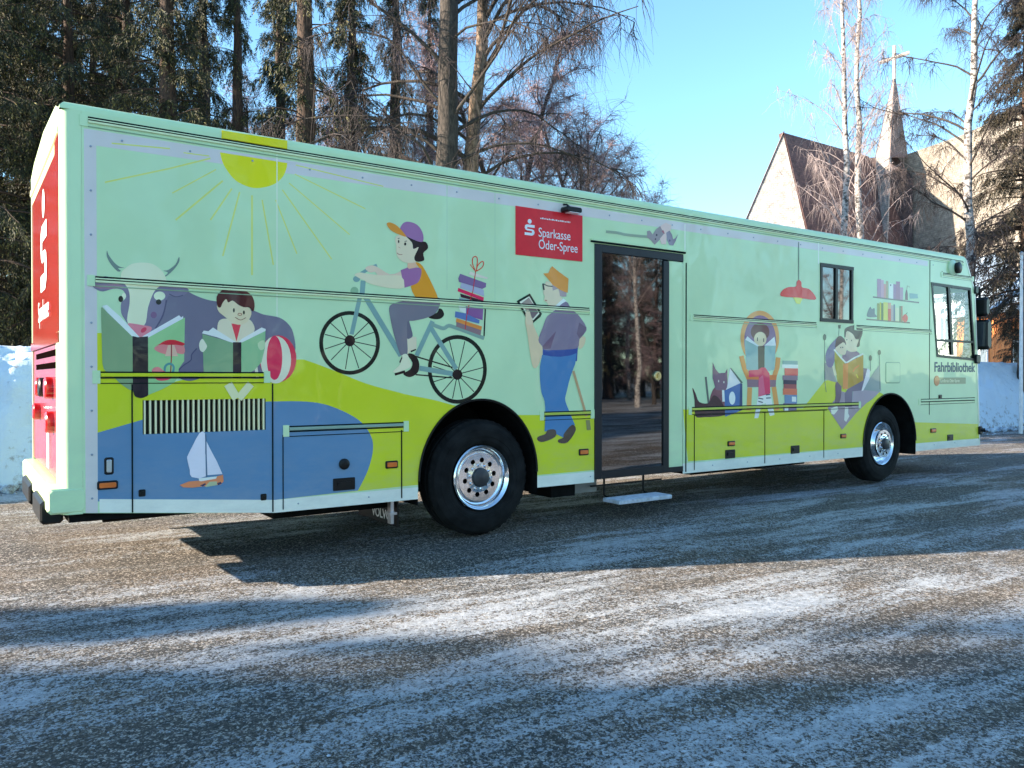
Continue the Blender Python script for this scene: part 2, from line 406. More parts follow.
def chunks():
    rs = np.random.RandomState(9); V = []; Fc = []
    t = (1 + 5 ** .5) / 2
    ico = np.array([(-1, t, 0), (1, t, 0), (-1, -t, 0), (1, -t, 0), (0, -1, t), (0, 1, t), (0, -1, -t), (0, 1, -t), (t, 0, -1), (t, 0, 1), (-t, 0, -1), (-t, 0, 1)]) / 1.9
    fi = np.array([(0, 11, 5), (0, 5, 1), (0, 1, 7), (0, 7, 10), (0, 10, 11), (1, 5, 9), (5, 11, 4), (11, 10, 2), (10, 7, 6), (7, 1, 8), (3, 9, 4), (3, 4, 2), (3, 2, 6), (3, 6, 8), (3, 8, 9), (4, 9, 5), (2, 4, 11), (6, 2, 10), (8, 6, 7), (9, 8, 1)])
    k = 0
    for i in range(1500):
        x = rs.uniform(-6, 34); s = .02 + .11 * rs.rand() ** 3; y = 12.8 - .077 * (x + 9) + .25 - abs(rs.normal(0, .38))
        v = ico * s * rs.uniform(.6, 1.2, (12, 1)) * np.array([1, 1, .7]); V.append(v + np.array([x, y, s * .25])); Fc.append(fi + 12 * k); k += 1
    o = np_obj('snow_chunks', np.concatenate(V), np.concatenate(Fc), SNOW, nper=3); tag(o, 'small broken snow lumps along the foot of the snow bank', kind='stuff')
chunks()
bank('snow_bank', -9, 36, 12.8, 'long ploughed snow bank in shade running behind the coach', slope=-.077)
# ------------------------------------------------------------------ the coach
MINT = (150, 206, 180); LIME = (156, 194, 48); POND = (72, 124, 172); LAV = (164, 190, 204); PALE = (176, 214, 222)
X0, X1, ZB, ZT = .57, 13.18, .40, 3.25
WID = 2.5
MBLACK = pm('black_plastic', (.004, .005, .006), .4, var=.2, spec=.3)
MRUB = pm('tyre_rubber', (.009, .009, .009), .85, var=.7, scale=7, bump=.2, bscale=90, spec=.2)
MDARK = pm('underbody', (.007, .007, .007), .9, var=.4, scale=8, spec=.1)
MCHROME = pm('polished_alloy', (.82, .83, .85), .13, metal=1, var=.06, bump=.05, bscale=25)
MALU = pm('brushed_alloy', (.55, .57, .6), .38, metal=1, var=.1)
MRED = pm('signal_red', (.27, .012, .006), .13, var=.08, spec=.4)
MPINK = pm('snow_tinted_red_film', (.36, .05, .07), .15, var=.2, scale=5, spec=.4)  # pinker than the upper red: snow bank's reflection mixed into the base colour
MWHITE = pm('white_film', (.85, .85, .84), .4, var=.02)
MTEXT = pm('navy_lettering', (.01, .055, .11), .4, var=.02)
MAMBER = pm('amber_lens', (.75, .16, .02), .2, coat=.5, var=.1)
MREDL = pm('red_lens', (.5, .01, .012), .2, coat=.5, var=.1)
MSEAM = pm('panel_gap', (.004, .012, .012), .8, var=.1, spec=.1)
MMINT = paint(MINT)
def glass_dark(name, base=(.008, .008, .01), ior=2.0):
    m = pm(name, base, .02, ior=ior, var=.05); return m
MDOORG = glass_dark('tinted_door_glass', base=(.003, .003, .004), ior=2.1)
def glass_clear():
    m = bpy.data.materials.new('clear_glass'); m.use_nodes = True; nt = m.node_tree; nt.nodes.clear(); N = nt.nodes.new; L = nt.links.new
    o = N('ShaderNodeOutputMaterial'); mx = N('ShaderNodeMixShader'); t = N('ShaderNodeBsdfTransparent'); t.inputs[0].default_value = (.95, .97, .97, 1)
    g = N('ShaderNodeBsdfGlossy'); g.inputs['Roughness'].default_value = .02; f = N('ShaderNodeFresnel'); f.inputs[0].default_value = 1.5
    gb = N('ShaderNodeNewGeometry'); iv = N('ShaderNodeMath'); iv.operation = 'SUBTRACT'; iv.inputs[0].default_value = 1; L(gb.outputs['Backfacing'], iv.inputs[1]); ml = N('ShaderNodeMath'); ml.operation = 'MULTIPLY'; L(iv.outputs[0], ml.inputs[0]); L(f.outputs[0], ml.inputs[1]); L(ml.outputs[0], mx.inputs[0]); L(t.outputs[0], mx.inputs[1]); L(g.outputs[0], mx.inputs[2]); L(mx.outputs[0], o.inputs[0]); return m
MGLASS = glass_clear()

bus = empty('mobile_library_bus', (6.8, D + WID / 2, 0), 'long mint green library bus with painted reading scenes and a lime band', 'bus')

AR = (3.90, .55, .64, .705); AF = (10.63, .54, .665, .69)
def circ(cx, cz, r, n=40): return [(cx + r * math.cos(2 * math.pi * k / n), cz + r * math.sin(2 * math.pi * k / n)) for k in range(n)]
def arch(a):                        # opening of a wheel arch down past the sill
    cx, cz, r, q = a
    return [(cx + r * math.cos(t), cz + q * math.sin(t)) for t in [math.pi * k / 30 for k in range(31)]] + [(cx - r - .0, .2), (cx + r + .0, .2)]
DX0, DX1, DZ0, DZ1 = 5.25, 6.30, .42, 2.79
door_hole = [(5.25, .3), (6.52, .3), (6.52, 2.79), (5.25, 2.79)]
grille = [(1.075, 1.045), (1.945, 1.045), (1.945, 1.285), (1.075, 1.285)]
swin = [(9.01, 2.155), (9.72, 2.155), (9.71, 2.90), (9.0, 2.90)]
cwin = [(11.86, 1.745), (13.035, 1.70), (12.86, 2.825), (11.69, 2.835)]
front = [(X1, .38), (13.09, 1.7), (13.0, 2.78), (12.72, ZT)]
outline = [(.70, .525), (2.02, ZB), (X1, .38)] + front[1:] + [(.70, ZT)]
L = []
L.append((outline, MINT))
# hills, pond
lime1 = onside([(94.3, 333), (104, 333), (125, 365), (160, 385)] + spl([(209, 374), (240, 372), (270, 365), (298, 359.5), (310, 361.6), (335, 371), (366, 383.5), (397, 392), (409, 395), (434, 400), (449, 404), (470, 409), (517, 415)], False, 4)) + [S(594, 415), S(595, 470), (4.54, .515), (3.2, .52), (2.02, .50), S(94.3, 501.5)]
L.append((lime1, LIME))
pond = onside([(94.3, 433.7)] + spl([(141.6, 420), (200, 404), (265, 401.7), (307, 401.7), (332.5, 406.8), (358, 419.5), (370, 434), (373, 448.7), (368, 470), (358, 490.6)], False, 5)) + [(2.02, .50), S(94.3, 501.5)]
L.append((pond, POND))
lime2 = onside([(683, 409.5), (803, 408.2), (824, 381.6), (832, 378), (850, 392), (879, 392), (883, 394)]) + [(11.0, .5), (9.9, .515), (6.6, .52)]
L.append((lime2, LIME))
lime3 = onside([(905, 422), (978, 424)]) + [(13.17, .49), (11.0, .50)]
L.append((lime3, LIME))
# lower sill and pale borders
L.append(([(.80, .515 + .005), (2.02, ZB), (X1, .38), (13.175, .485), (9.9, .505), (2.02, .50), (.80, .612)], PALE))
L.append(([(.715, .525), (.79, .518), (.79, 3.10), (.715, 3.10)], LAV))
L.append(([(.715, 3.03), (11.6, 3.06), (11.6, 3.135), (.715, 3.135)], LAV))
# the sun on the top edge
v = view(170, 110, 4.452)
L.append((onside(v([(222, 188)] + spl([(228, 215), (245, 255), (290, 312), (350, 342), (400, 347), (460, 332), (500, 300), (518, 262), (522, 236)], False, 4))), (206, 204, 8)))
L.append((onside(v([(230, 90), (522, 138), (522, 196), (228, 150)])), (200, 200, 20)))
RAYC = (166, 204, 120)
for a, b, wd in [((180, 215), (0, 260), 9), ((205, 265), (10, 370), 7), ((235, 315), (25, 490), 10), ((275, 350), (180, 490), 9), ((310, 365), (235, 650), 9), ((365, 380), (365, 735), 10), ((410, 400), (460, 690), 8), ((470, 400), (565, 640), 7), ((500, 355), (720, 665), 7), ((530, 325), (800, 555), 6), ((555, 285), (870, 440), 6), ((560, 245), (950, 340), 6), ((0, 172), (-260, 148), 8), ((0, 260), (-290, 322), 9), ((175, 205), (60, 190), 6)]:
    L.append((onside(v(stroke([a, b], wd * .8))), RAYC))
# printed seams between wrap sheets
def vs(px, y0, y1, w_, col): L.append((onside([(px - w_ / 2, y0), (px + w_ / 2, y0), (px + w_ / 2, y1), (px - w_ / 2, y1)]), col))
vs(277, 154, 376, .9, (198, 228, 214)); vs(685, 224, 253, 1.0, (200, 230, 220)); vs(818.6, 242, 264, .8, (200, 230, 222)); vs(447, 176, 290, .8, (142, 196, 174)); vs(495, 186, 300, .7, (142, 198, 176))
# holes last
for h_ in (arch(AR), arch(AF), door_hole, grille, swin, cwin): L.append((h_, None))
side = picture('side_panel', L, bus, off=0, label='mint side wall with lime hills and a blue pond')

# ---------------- painted figures, each its own flat film on the side wall
PICN = [0]
def pic(name, label, layers):
    PICN[0] += 1
    return picture(name, [(onside(p), c) for p, c in layers] + [(arch(AR), None), (arch(AF), None)], side, off=.0016 + .0007 * ((PICN[0] - 1) % 4), label=label)
A1 = view(88, 245, 8); A2 = view(88, 315, 8); B = view(170, 270, 6.4); BB = view(170, 370, 3.94)
SL = (92, 106, 134); SL2 = (84, 98, 128); SKIN = (208, 196, 182); DARK = (34, 38, 48)
pic('cow_picture', 'grey cow with a white face reading a green book', [
    (B(spl([(-30, 90), (0, 98), (60, 97), (120, 140), (180, 170), (260, 195), (400, 215), (540, 262), (600, 285), (700, 305), (760, 350), (790, 410), (800, 520), (740, 600), (600, 690), (450, 690), (200, 690), (80, 660), (20, 600), (-60, 620), (-90, 300), (-60, 160)])), SL),
    (A2(spl([(880, 262), (835, 310), (822, 360), (765, 400), (722, 440), (720, 490), (750, 515), (820, 527), (900, 505), (980, 465), (1040, 450), (1100, 300), (1000, 250)])), SL2),
    (A2(stroke(spl([(870, 268), (830, 315), (822, 362), (765, 402), (724, 442)], False), 10)), (62, 74, 108)),
    (A1(spl([(152, 45), (165, 80), (210, 140), (250, 172), (290, 182), (240, 186), (262, 206), (235, 210), (180, 150), (150, 90)], n=3)), (92, 128, 132)),
    (A1(spl([(727, 95), (730, 130), (700, 180), (640, 240), (600, 258), (640, 222), (600, 205), (640, 200), (700, 155)], n=3)), (92, 128, 132)),
    (A1(spl([(300, 312), (440, 300), (560, 320), (640, 318), (720, 325), (795, 345), (800, 375), (760, 405), (710, 422), (660, 405), (632, 430), (605, 560), (545, 670), (500, 735), (400, 740), (325, 640), (290, 590), (265, 540), (266, 460), (298, 430), (295, 385), (265, 355), (200, 350), (120, 372), (60, 352), (34, 320), (35, 275), (90, 262), (140, 250), (200, 268), (250, 290)], n=3)), (100, 112, 144)),
    (A1(spl([(45, 312), (120, 320), (220, 310), (290, 335), (220, 346), (120, 350), (60, 340)], n=3)), (122, 112, 140)),
    (A1(stroke(spl([(628, 440), (600, 560), (540, 668)], False), 12)), (66, 76, 110)),
    (A1(stroke(spl([(650, 392), (705, 415), (760, 402)], False), 8)), (70, 82, 112)),
    (A1(spl([(262, 250), (270, 215), (300, 185), (350, 152), (430, 140), (515, 152), (580, 195), (615, 245), (625, 295), (560, 340), (520, 390), (480, 500), (448, 645), (318, 628), (332, 470), (330, 380), (300, 320), (262, 290)], n=4)), (196, 210, 192)),
    (A1(ell(572, 408, 46, 36)), (204, 214, 196)), (A1(ell(287, 408, 17, 26)), (198, 214, 200)),
    (A1(ell(262, 432, 19, 25)), (14, 20, 26)), (A1(ell(565, 456, 22, 22)), (14, 20, 26)),
    (A1(ell(525, 560, 24, 26)), (96, 84, 126)),
    (A1(spl([(318, 628), (380, 632), (440, 642), (505, 655), (500, 690), (430, 748), (395, 740), (350, 690)], n=3)), (206, 122, 146)),
    (A1(ell(445, 680, 27, 17, rot=-.7)), (168, 62, 96)),
])
pic('book_picture', 'green open book with a dark spine held by the cow', [
    (A1([(112, 488), (150, 478), (260, 575), (420, 745), (360, 745), (230, 630)]), (190, 216, 226)),
    (A1([(420, 748), (440, 728), (728, 562), (745, 580), (760, 568), (762, 596), (480, 745)]), (186, 208, 226)),
    (A2([(104, -58), (112, -62), (360, 178), (358, 602)] + spl([(330, 598), (260, 550), (200, 490), (125, 430), (112, 300)], False, 3)), (104, 150, 122)),
    (A2([(480, 182), (775, 20), (768, 370), (725, 430), (722, 490)] + spl([(690, 540), (600, 590), (480, 640)], False, 3)), (118, 184, 140)),
    (A2([(355, 168), (400, 178), (480, 170), (482, 640)] + spl([(470, 650), (425, 665), (375, 650), (358, 600)], False, 3)), (32, 34, 46)),
    (A2(spl([(530, 262), (600, 230), (700, 225), (768, 250), (765, 312), (680, 300), (640, 318), (560, 295)], n=3)), (204, 124, 134)),
    (A2(spl([(498, 252), (560, 238), (615, 206), (680, 198), (740, 214), (772, 228), (760, 245), (700, 238), (640, 240), (590, 236)], n=3)), (166, 44, 62)),
    (A2([(640, 240), (690, 240), (720, 330), (615, 330)]), (206, 170, 160)),
    (A2(stroke([(667, 232), (667, 330), (660, 470)], 9)), (120, 50, 60)),
    (A2(stroke(spl([(612, 468), (618, 410), (655, 390), (685, 415), (676, 470)], False, 4), 18)), (62, 132, 146)),
    (A2(spl([(510, 440), (560, 415), (605, 448), (665, 470), (660, 510), (590, 527), (540, 510)], n=3)), (190, 66, 98)),
    (A2(spl([(510, 440), (560, 415), (600, 448), (560, 480)], n=3)), (206, 120, 132)),
])
pic('ball_picture', 'red and white striped beach ball beside the reading boy', [
    (B(ell(690, 568, 118, 150)), (176, 52, 84)), (B(ell(676, 574, 98, 152)), (206, 204, 194)), (B(ell(668, 562, 50, 142)), (178, 44, 88)), (B(stroke([(600, 440), (565, 520), (545, 600), (560, 690)], 20)), (206, 204, 194)),
])
pic('boy_picture', 'dark haired boy lying down with a green open book', [
    (BB(stroke([(228, 55), (262, 112)], 34)), (204, 206, 176)), (BB(stroke([(318, 55), (270, 112)], 30)), (204, 206, 176)),
    (B(spl([(308, 335), (340, 312), (400, 318), (460, 335), (510, 318), (542, 380), (500, 440), (430, 470), (360, 430), (306, 400)], n=3)), SKIN),
    (B([(392, 342), (452, 350), (425, 458)]), (182, 64, 84)),
    (B(spl([(300, 222), (330, 200), (360, 182), (440, 212), (512, 250), (515, 300), (475, 345), (410, 345), (345, 295), (310, 265)], n=3)), (210, 192, 170)),
    (B(spl([(302, 230), (298, 170), (325, 135), (345, 118), (332, 96), (372, 112), (450, 122), (515, 155), (540, 212), (532, 265), (505, 240), (470, 238), (435, 222), (400, 196), (372, 208), (358, 186), (335, 212), (322, 240)], n=3)), (62, 36, 40)),
    (B(ell(408, 258, 6, 14)), (20, 20, 26)), (B(ell(472, 272, 6, 13)), (20, 20, 26)), (B(stroke(ell(446, 284, 13, 7, 10) + [(459, 284)], 4)), (120, 80, 70)),
    (B(stroke(spl([(415, 302), (450, 320), (485, 305)], False), 4)), (110, 70, 64)),
    (B([(203, 405), (215, 388), (245, 392), (275, 368), (300, 385), (432, 468), (400, 468), (300, 430)]), (190, 210, 222)),
    (B([(430, 468), (460, 440), (585, 368), (612, 378), (610, 392), (456, 470)]), (190, 210, 222)),
    (B([(207, 410), (404, 466), (402, 692)] + spl([(320, 672), (270, 650), (215, 668)], False, 3)), (100, 152, 126)),
    (B([(455, 466), (610, 390), (606, 500), (585, 590), (540, 640), (456, 690)]), (112, 176, 142)),
    (B([(402, 462), (456, 462), (455, 692), (402, 692)]), (34, 36, 48)),
    (B(spl([(186, 470), (205, 440), (225, 465), (236, 492), (212, 525), (190, 510)], n=3)), (205, 205, 196)), (B(spl([(560, 470), (600, 450), (604, 500), (575, 512)], n=3)), (150, 196, 168)),
])
C1 = view(310, 210, 8); C2 = view(310, 296, 8); C3 = view(390, 250, 8); C4 = view(390, 320, 8)
TEAL = (98, 150, 158); TY = (16, 34, 34)
bl = [(C2(ell(316, 375, 243, 255, 44)), TY), (C2(ell(316, 375, 212, 224, 44)), MINT)]
bl += [(C2(stroke([(318, 358), p], 7)), TY) for p in [(250, 165), (162, 215), (118, 307), (118, 425), (168, 512), (283, 585), (390, 578), (488, 498), (530, 403), (512, 290), (465, 215)]]
bl += [(C2(ell(318, 358, 42, 45)), (30, 26, 34)), (C4(ell(538, 395, 236, 275, 44)), TY), (C4(ell(538, 395, 206, 243, 44)), MINT)]
bl += [(C4(stroke([(538, 435), p], 7)), TY) for p in [(475, 165), (598, 170), (700, 250), (745, 380), (735, 492), (672, 575), (580, 625), (500, 628), (408, 588), (350, 494), (345, 370), (368, 250)]]
bl += [(C4(stroke([(200, 290), (500, 380)], 11)), TY), (C4(stroke([(205, 437), (500, 463)], 11)), TY), (C4(stroke([(235, 385), (500, 430)], 40)), TEAL), (C4(stroke([(325, 60), (530, 392)], 36)), TEAL),
       (C4(stroke([(340, 10), (212, 285)], 36)), TEAL), (C4(stroke(spl([(330, 32), (390, 57), (430, 66), (470, 46), (520, 60), (620, 96), (752, 146)], False), 30)), (104, 152, 152)),
       (C2(stroke([(435, -5), (728, 478)], 42)), TEAL), (C2(stroke([(405, -20), (332, 308)], 34)), TEAL), (C1(stroke([(425, 565), (415, 690)], 40)), TEAL), (C1(stroke([(408, 508), (470, 470), (535, 442)], 26)), TEAL),
       (C1(ell(372, 552, 28, 24)), TEAL), (C1(ell(355, 647, 32, 32)), (110, 166, 142)), (C4(ell(538, 437, 40, 42)), (30, 26, 34)),
       (C4(spl([(135, 272), (190, 275), (230, 330), (230, 400), (200, 440), (150, 457), (105, 430), (160, 395), (178, 340)], n=3)), (26, 26, 34)), (C4(stroke([(38, 436), (120, 412)], 20)), (26, 26, 34)), (C4(stroke([(165, 250), (205, 230)], 20)), (26, 26, 34)),
       (C3(spl([(305, 535), (375, 500), (392, 468), (418, 478), (432, 520), (400, 550), (350, 553)], n=3)), (26, 22, 34)),
       (C3(stroke([(750, 470), (762, 470), (752, 688)], 11)), (22, 30, 34))]
pic('bicycle_picture', 'teal bicycle with black wheels climbing the lime hill', bl)
bk = [([(640, 172), (785, 222), (775, 232), (690, 215), (630, 195)], (176, 200, 200)), ([(560, 190), (768, 265), (766, 297), (736, 312), (550, 255), (545, 228)], (102, 98, 148)), ([(570, 262), (748, 318), (752, 372), (560, 302)], (136, 164, 198)),
      ([(545, 303), (750, 380), (746, 408), (540, 330)], (176, 42, 92)), ([(560, 348), (746, 406), (742, 422), (566, 378)], (50, 26, 50)), ([(555, 380), (742, 420), (742, 455), (545, 430)], (110, 160, 176)),
      ([(605, 450), (745, 468), (740, 562), (605, 520)], (108, 84, 146)), ([(548, 445), (608, 455), (606, 505), (560, 492)], (206, 216, 218)), ([(522, 490), (606, 508), (716, 562), (712, 590), (518, 538)], (72, 112, 176)),
      ([(530, 545), (735, 612), (728, 648), (526, 578)], (204, 130, 72)), ([(530, 575), (728, 642), (724, 684), (528, 612)], (112, 108, 122))]
bl = [(C3(p), c) for p, c in bk]
bl += [(C3(stroke([(684, 170), (662, 330), (640, 400), (612, 530), (600, 634)], 6)), (160, 40, 50)), (C3(stroke(spl([(684, 172), (660, 110), (662, 65), (682, 52), (698, 75), (690, 170)], False), 7)), (186, 70, 56)),
       (C3(stroke(spl([(690, 170), (700, 125), (735, 92), (748, 105), (735, 140), (690, 170)], False), 7)), (186, 70, 56)), (C3(stroke([(684, 172), (640, 115)], 5)), (186, 70, 56))]
pic('book_parcel_picture', 'stack of coloured books tied with a red bow on the bicycle rack', bl)
pic('cyclist_picture', 'rider in a purple cap and orange shirt on the bicycle', [
    (C2([(775, 342), (820, 325), (850, 330), (852, 420), (800, 440), (780, 470)]), SKIN),
    (C2(spl([(632, 100), (655, 65), (740, 40), (850, 20), (960, 14), (1030, 14), (1040, 60), (1010, 130), (940, 172), (830, 198), (792, 202), (806, 250), (820, 320), (785, 345), (776, 340), (778, 460), (735, 475), (718, 462), (690, 380), (660, 270), (640, 170)], n=3)), (94, 109, 130)),
    (C2([(775, 205), (792, 202), (806, 250), (820, 320), (785, 345), (776, 340)]), (80, 93, 118)),
    (C2(spl([(735, 475), (775, 465), (795, 510), (808, 560), (760, 590), (690, 612), (664, 602), (720, 545)], n=3)), (214, 208, 192)), (C2([(712, 530), (735, 480), (738, 495), (722, 535)]), DARK),
    (C1(spl([(440, 468), (478, 445), (530, 452), (640, 515), (735, 490), (735, 530), (560, 532), (520, 495), (480, 500)], n=3)), (192, 184, 172)),
    (C1([(780, 410), (840, 400), (856, 440), (862, 470), (775, 505)]), (204, 168, 150)),
    (C1(spl([(845, 425), (862, 420), (900, 450), (955, 550), (1015, 680), (1016, 715), (960, 725), (870, 728), (840, 695), (805, 612), (860, 560), (885, 490)], n=2)), (212, 138, 44)),
    (C1(spl([(355, 518), (395, 500), (450, 508), (560, 522), (745, 530), (757, 612), (700, 630), (560, 612), (460, 582), (430, 560), (400, 550)], n=3)), (206, 198, 180)),
    (C1([(724, 482), (780, 460), (790, 472)] + spl([(850, 460), (888, 472), (885, 530), (860, 582), (800, 608)], False, 3) + [(755, 622), (750, 560), (735, 540)]), (124, 98, 152)),
    (C1(spl([(695, 205), (780, 205), (840, 290), (866, 298), (852, 350), (835, 390), (842, 418), (765, 422), (712, 392), (690, 350), (688, 285), (680, 240)], n=3)), (208, 194, 178)),
    (C1(spl([(765, 205), (860, 250), (925, 256), (943, 305), (905, 345), (912, 402), (852, 413), (833, 378), (868, 298), (826, 312), (815, 262)], n=3)), (30, 24, 34)),
    (C1(spl([(718, 165), (740, 110), (785, 94), (855, 118), (898, 178), (906, 242), (880, 256), (800, 225), (765, 205)], n=3)), (124, 104, 158)),
    (C1(spl([(612, 112), (640, 100), (700, 130), (770, 212), (715, 198), (645, 162)], n=3)), (214, 136, 58)),
    (C1(ell(708, 252, 6, 14, 12)), (20, 18, 26)), (C1(ell(760, 272, 9, 13, 12)), (20, 18, 26)), (C1(stroke([(700, 228), (716, 226)], 5)), DARK), (C1(stroke([(755, 252), (775, 248)], 5)), DARK), (C1(stroke(spl([(694, 342), (712, 356), (738, 357)], False), 4)), (120, 70, 66)), (C1(stroke([(705, 295), (722, 305)], 3)), (150, 110, 100)),
])
D1 = view(500, 260, 8); D2 = view(500, 350, 8)
pic('old_man_picture', 'grey haired man in an orange hat holding a tablet and a cane', [
    (D2(stroke([(585, 168), (690, 530)], 19)), (150, 146, 120)), (D2(stroke([(700, 560), (710, 640)], 32)), (110, 128, 88)),
    (D1(spl([(640, 615), (682, 620), (672, 680), (640, 712), (625, 680)], n=3)), (196, 188, 164)),
    (D1(spl([(200, 500), (212, 435), (250, 440), (262, 510), (300, 600), (342, 690), (335, 760), (300, 850), (262, 855), (238, 740), (216, 580)], n=3)), (196, 186, 164)),
    (D1([(340, 700), (622, 690), (614, 810), (340, 810)]), (44, 76, 150)),
    (D2([(335, 38), (400, 50), (480, 55), (560, 44), (612, 25)] + spl([(600, 110), (560, 220), (530, 340), (520, 400), (548, 480), (598, 600)], False, 3) + [(520, 662), (505, 700), (448, 672), (432, 640), (355, 652)] + spl([(362, 520), (355, 410), (330, 340), (318, 230), (318, 130)], False, 3)), (58, 118, 178)),
    (D2(spl([(380, 640), (440, 638), (440, 695), (345, 735), (302, 724), (300, 695), (360, 672)], n=3)), (66, 66, 62)),
    (D2(spl([(575, 597), (605, 640), (540, 738), (472, 742), (465, 718), (505, 700), (510, 668)], n=3)), (66, 66, 62)),
    (D1([(345, 205), (372, 168), (430, 190), (470, 240), (480, 290), (500, 310), (430, 385), (395, 398), (378, 345), (350, 322), (356, 290), (345, 270)]), (206, 194, 178)),
    (D1([(420, 385), (505, 308), (532, 330), (445, 410), (400, 400)]), (218, 226, 226)),
    (D1(spl([(400, 432), (440, 400), (525, 332), (570, 395), (625, 440), (690, 540), (670, 592), (635, 632), (622, 700), (560, 714), (400, 722), (342, 714), (335, 690), (305, 640), (340, 540), (370, 460)], n=3)), (104, 112, 142)),
    (D1([(632, 500), (690, 542), (668, 595), (635, 632), (612, 590)]), (90, 92, 120)), (D1([(447, 568), (402, 708), (345, 714), (338, 690)]), (92, 86, 116)),
    (D1([(415, 190), (530, 250), (530, 292), (500, 295), (478, 288), (466, 228), (420, 246)]), (134, 142, 156)),
    (D1([(344, 108), (385, 105), (402, 66), (416, 50), (470, 95), (546, 150), (540, 262), (515, 256), (480, 240), (420, 200), (382, 150)]), (214, 138, 66)),
    (D1(stroke([(342, 188), (350, 240)], 13)), (50, 70, 72)), (D1(stroke([(345, 192), (380, 208), (418, 212)], 8)), (50, 70, 72)), (D1(stroke([(358, 322), (375, 324)], 6)), (130, 80, 70)),
    (D1([(132, 330), (150, 318), (237, 268), (248, 285), (334, 430), (322, 455), (258, 508), (205, 460)]), (24, 44, 40)),
    (D1([(155, 335), (232, 290), (314, 430), (265, 482), (215, 445)]), (196, 210, 206)), (D1([(172, 345), (230, 300), (305, 420), (260, 472), (220, 430)]), (128, 138, 138)), (D1([(225, 375), (262, 345), (305, 420), (262, 470), (238, 440)]), (96, 100, 112)),
    (D1(spl([(205, 408), (232, 405), (245, 440), (262, 510), (210, 508)], n=3)), (200, 190, 172)),
])
Ev = view(680, 300, 6.4)
ORG = (206, 150, 96)
pic('chair_reader_picture', 'girl reading a teal book in an egg shaped chair', [
    (Ev(ell(510, 242, 124, 174, 40)), ORG), (Ev(ell(512, 262, 102, 164, 40)), (104, 96, 140)),
    (Ev(stroke([(392, 358), (412, 440), (440, 505)], 30)), (200, 140, 80)), (Ev(stroke([(628, 368), (622, 430), (598, 505)], 30)), (200, 140, 80)),
    (Ev([(428, 480), (618, 480), (616, 512), (428, 508)]), (214, 116, 62)), (Ev([(428, 508), (614, 512), (612, 556), (430, 558)]), (112, 104, 124)),
    (Ev(stroke([(446, 560), (440, 706)], 30)), (204, 146, 84)), (Ev(stroke([(600, 556), (622, 706)], 30)), (204, 146, 84)),
    (Ev(ell(512, 205, 60, 58)), (78, 46, 58)), (Ev(ell(513, 250, 40, 46)), (206, 192, 170)), (Ev(stroke([(495, 240), (495, 262)], 6)), DARK), (Ev(stroke([(535, 246), (535, 268)], 6)), DARK),
    (Ev([(412, 262), (430, 232), (512, 300), (495, 300)]), (208, 222, 230)), (Ev([(530, 300), (604, 234), (614, 294), (540, 292)]), (208, 222, 230)),
    (Ev([(412, 252), (500, 298), (500, 462), (425, 442)]), (112, 166, 176)), (Ev([(540, 294), (612, 292), (604, 445), (540, 462)]), (112, 170, 180)), (Ev([(498, 295), (541, 292), (540, 440), (500, 455)]), (36, 40, 52)),
    (Ev([(438, 450), (500, 446), (520, 432), (545, 432), (572, 470), (578, 598), (545, 610), (500, 620), (503, 490), (440, 494)]), (176, 52, 100)), (Ev([(505, 500), (530, 480), (545, 600), (500, 620)]), (196, 92, 132)),
    (Ev([(498, 620), (578, 598), (604, 735), (575, 742), (548, 660), (522, 668), (500, 755), (475, 757)]), (196, 222, 224)), (Ev(stroke([(500, 628), (532, 634)], 7)), (52, 72, 92)), (Ev(stroke([(500, 648), (530, 656)], 7)), (52, 72, 92)), (Ev(stroke([(548, 608), (576, 604)], 7)), (52, 72, 92)), (Ev(stroke([(550, 628), (580, 626)], 7)), (52, 72, 92)),
])
pic('cat_picture', 'grey cat and a dark cat beside a blue book', [
    (Ev(stroke([(164, 492), (172, 570), (182, 660)], 12)), (74, 96, 100)), (Ev(spl([(188, 640), (225, 555), (300, 560), (300, 720), (190, 735)], n=3)), (98, 72, 88)),
    (Ev([(208, 398), (225, 440), (248, 468), (288, 466), (302, 438), (304, 560), (280, 580), (228, 575), (208, 500)]), (98, 90, 116)), (Ev(stroke([(246, 512), (246, 526)], 6)), (206, 206, 206)), (Ev(stroke([(280, 520), (280, 532)], 6)), (206, 206, 206)),
    (Ev(spl([(78, 562), (100, 600), (122, 652), (180, 660), (210, 612), (245, 625), (285, 690), (285, 738), (150, 750), (98, 742), (92, 640)], n=3)), (52, 38, 50)),
    (Ev([(300, 560), (318, 435), (396, 530), (290, 578)]), (190, 208, 222)), (Ev([(318, 435), (326, 435), (402, 528), (390, 535)]), (70, 100, 96)),
    (Ev([(282, 580), (385, 532), (396, 705), (288, 747)]), (52, 100, 166)), (Ev([(385, 532), (398, 536), (398, 704), (378, 712)]), (34, 62, 110)), (Ev([(268, 576), (282, 576), (286, 650), (270, 650)]), (196, 212, 222)), (Ev(ell(333, 628, 20, 42)), (214, 224, 228)),
])
stk = [(655, 752, 388, 412, (100, 156, 162)), (652, 755, 412, 436, (200, 220, 222)), (668, 754, 436, 482, (172, 74, 84)), (655, 752, 482, 512, (110, 108, 132)), (660, 745, 512, 538, (36, 38, 68)), (662, 745, 538, 566, (122, 66, 76)), (658, 748, 566, 606, (196, 104, 80)), (668, 748, 606, 660, (82, 130, 178)), (660, 745, 660, 706, (88, 96, 134)), (715, 742, 618, 650, (200, 216, 226)), (668, 692, 670, 708, (200, 216, 226))]
pic('book_stack_picture', 'tall stack of books beside the egg shaped chair', [(Ev([(a, z0), (b, z0 + 2), (b, z1 + 2), (a, z1)]), c) for a, b, z0, z1, c in stk])
Fv = view(760, 240, 6.0235)
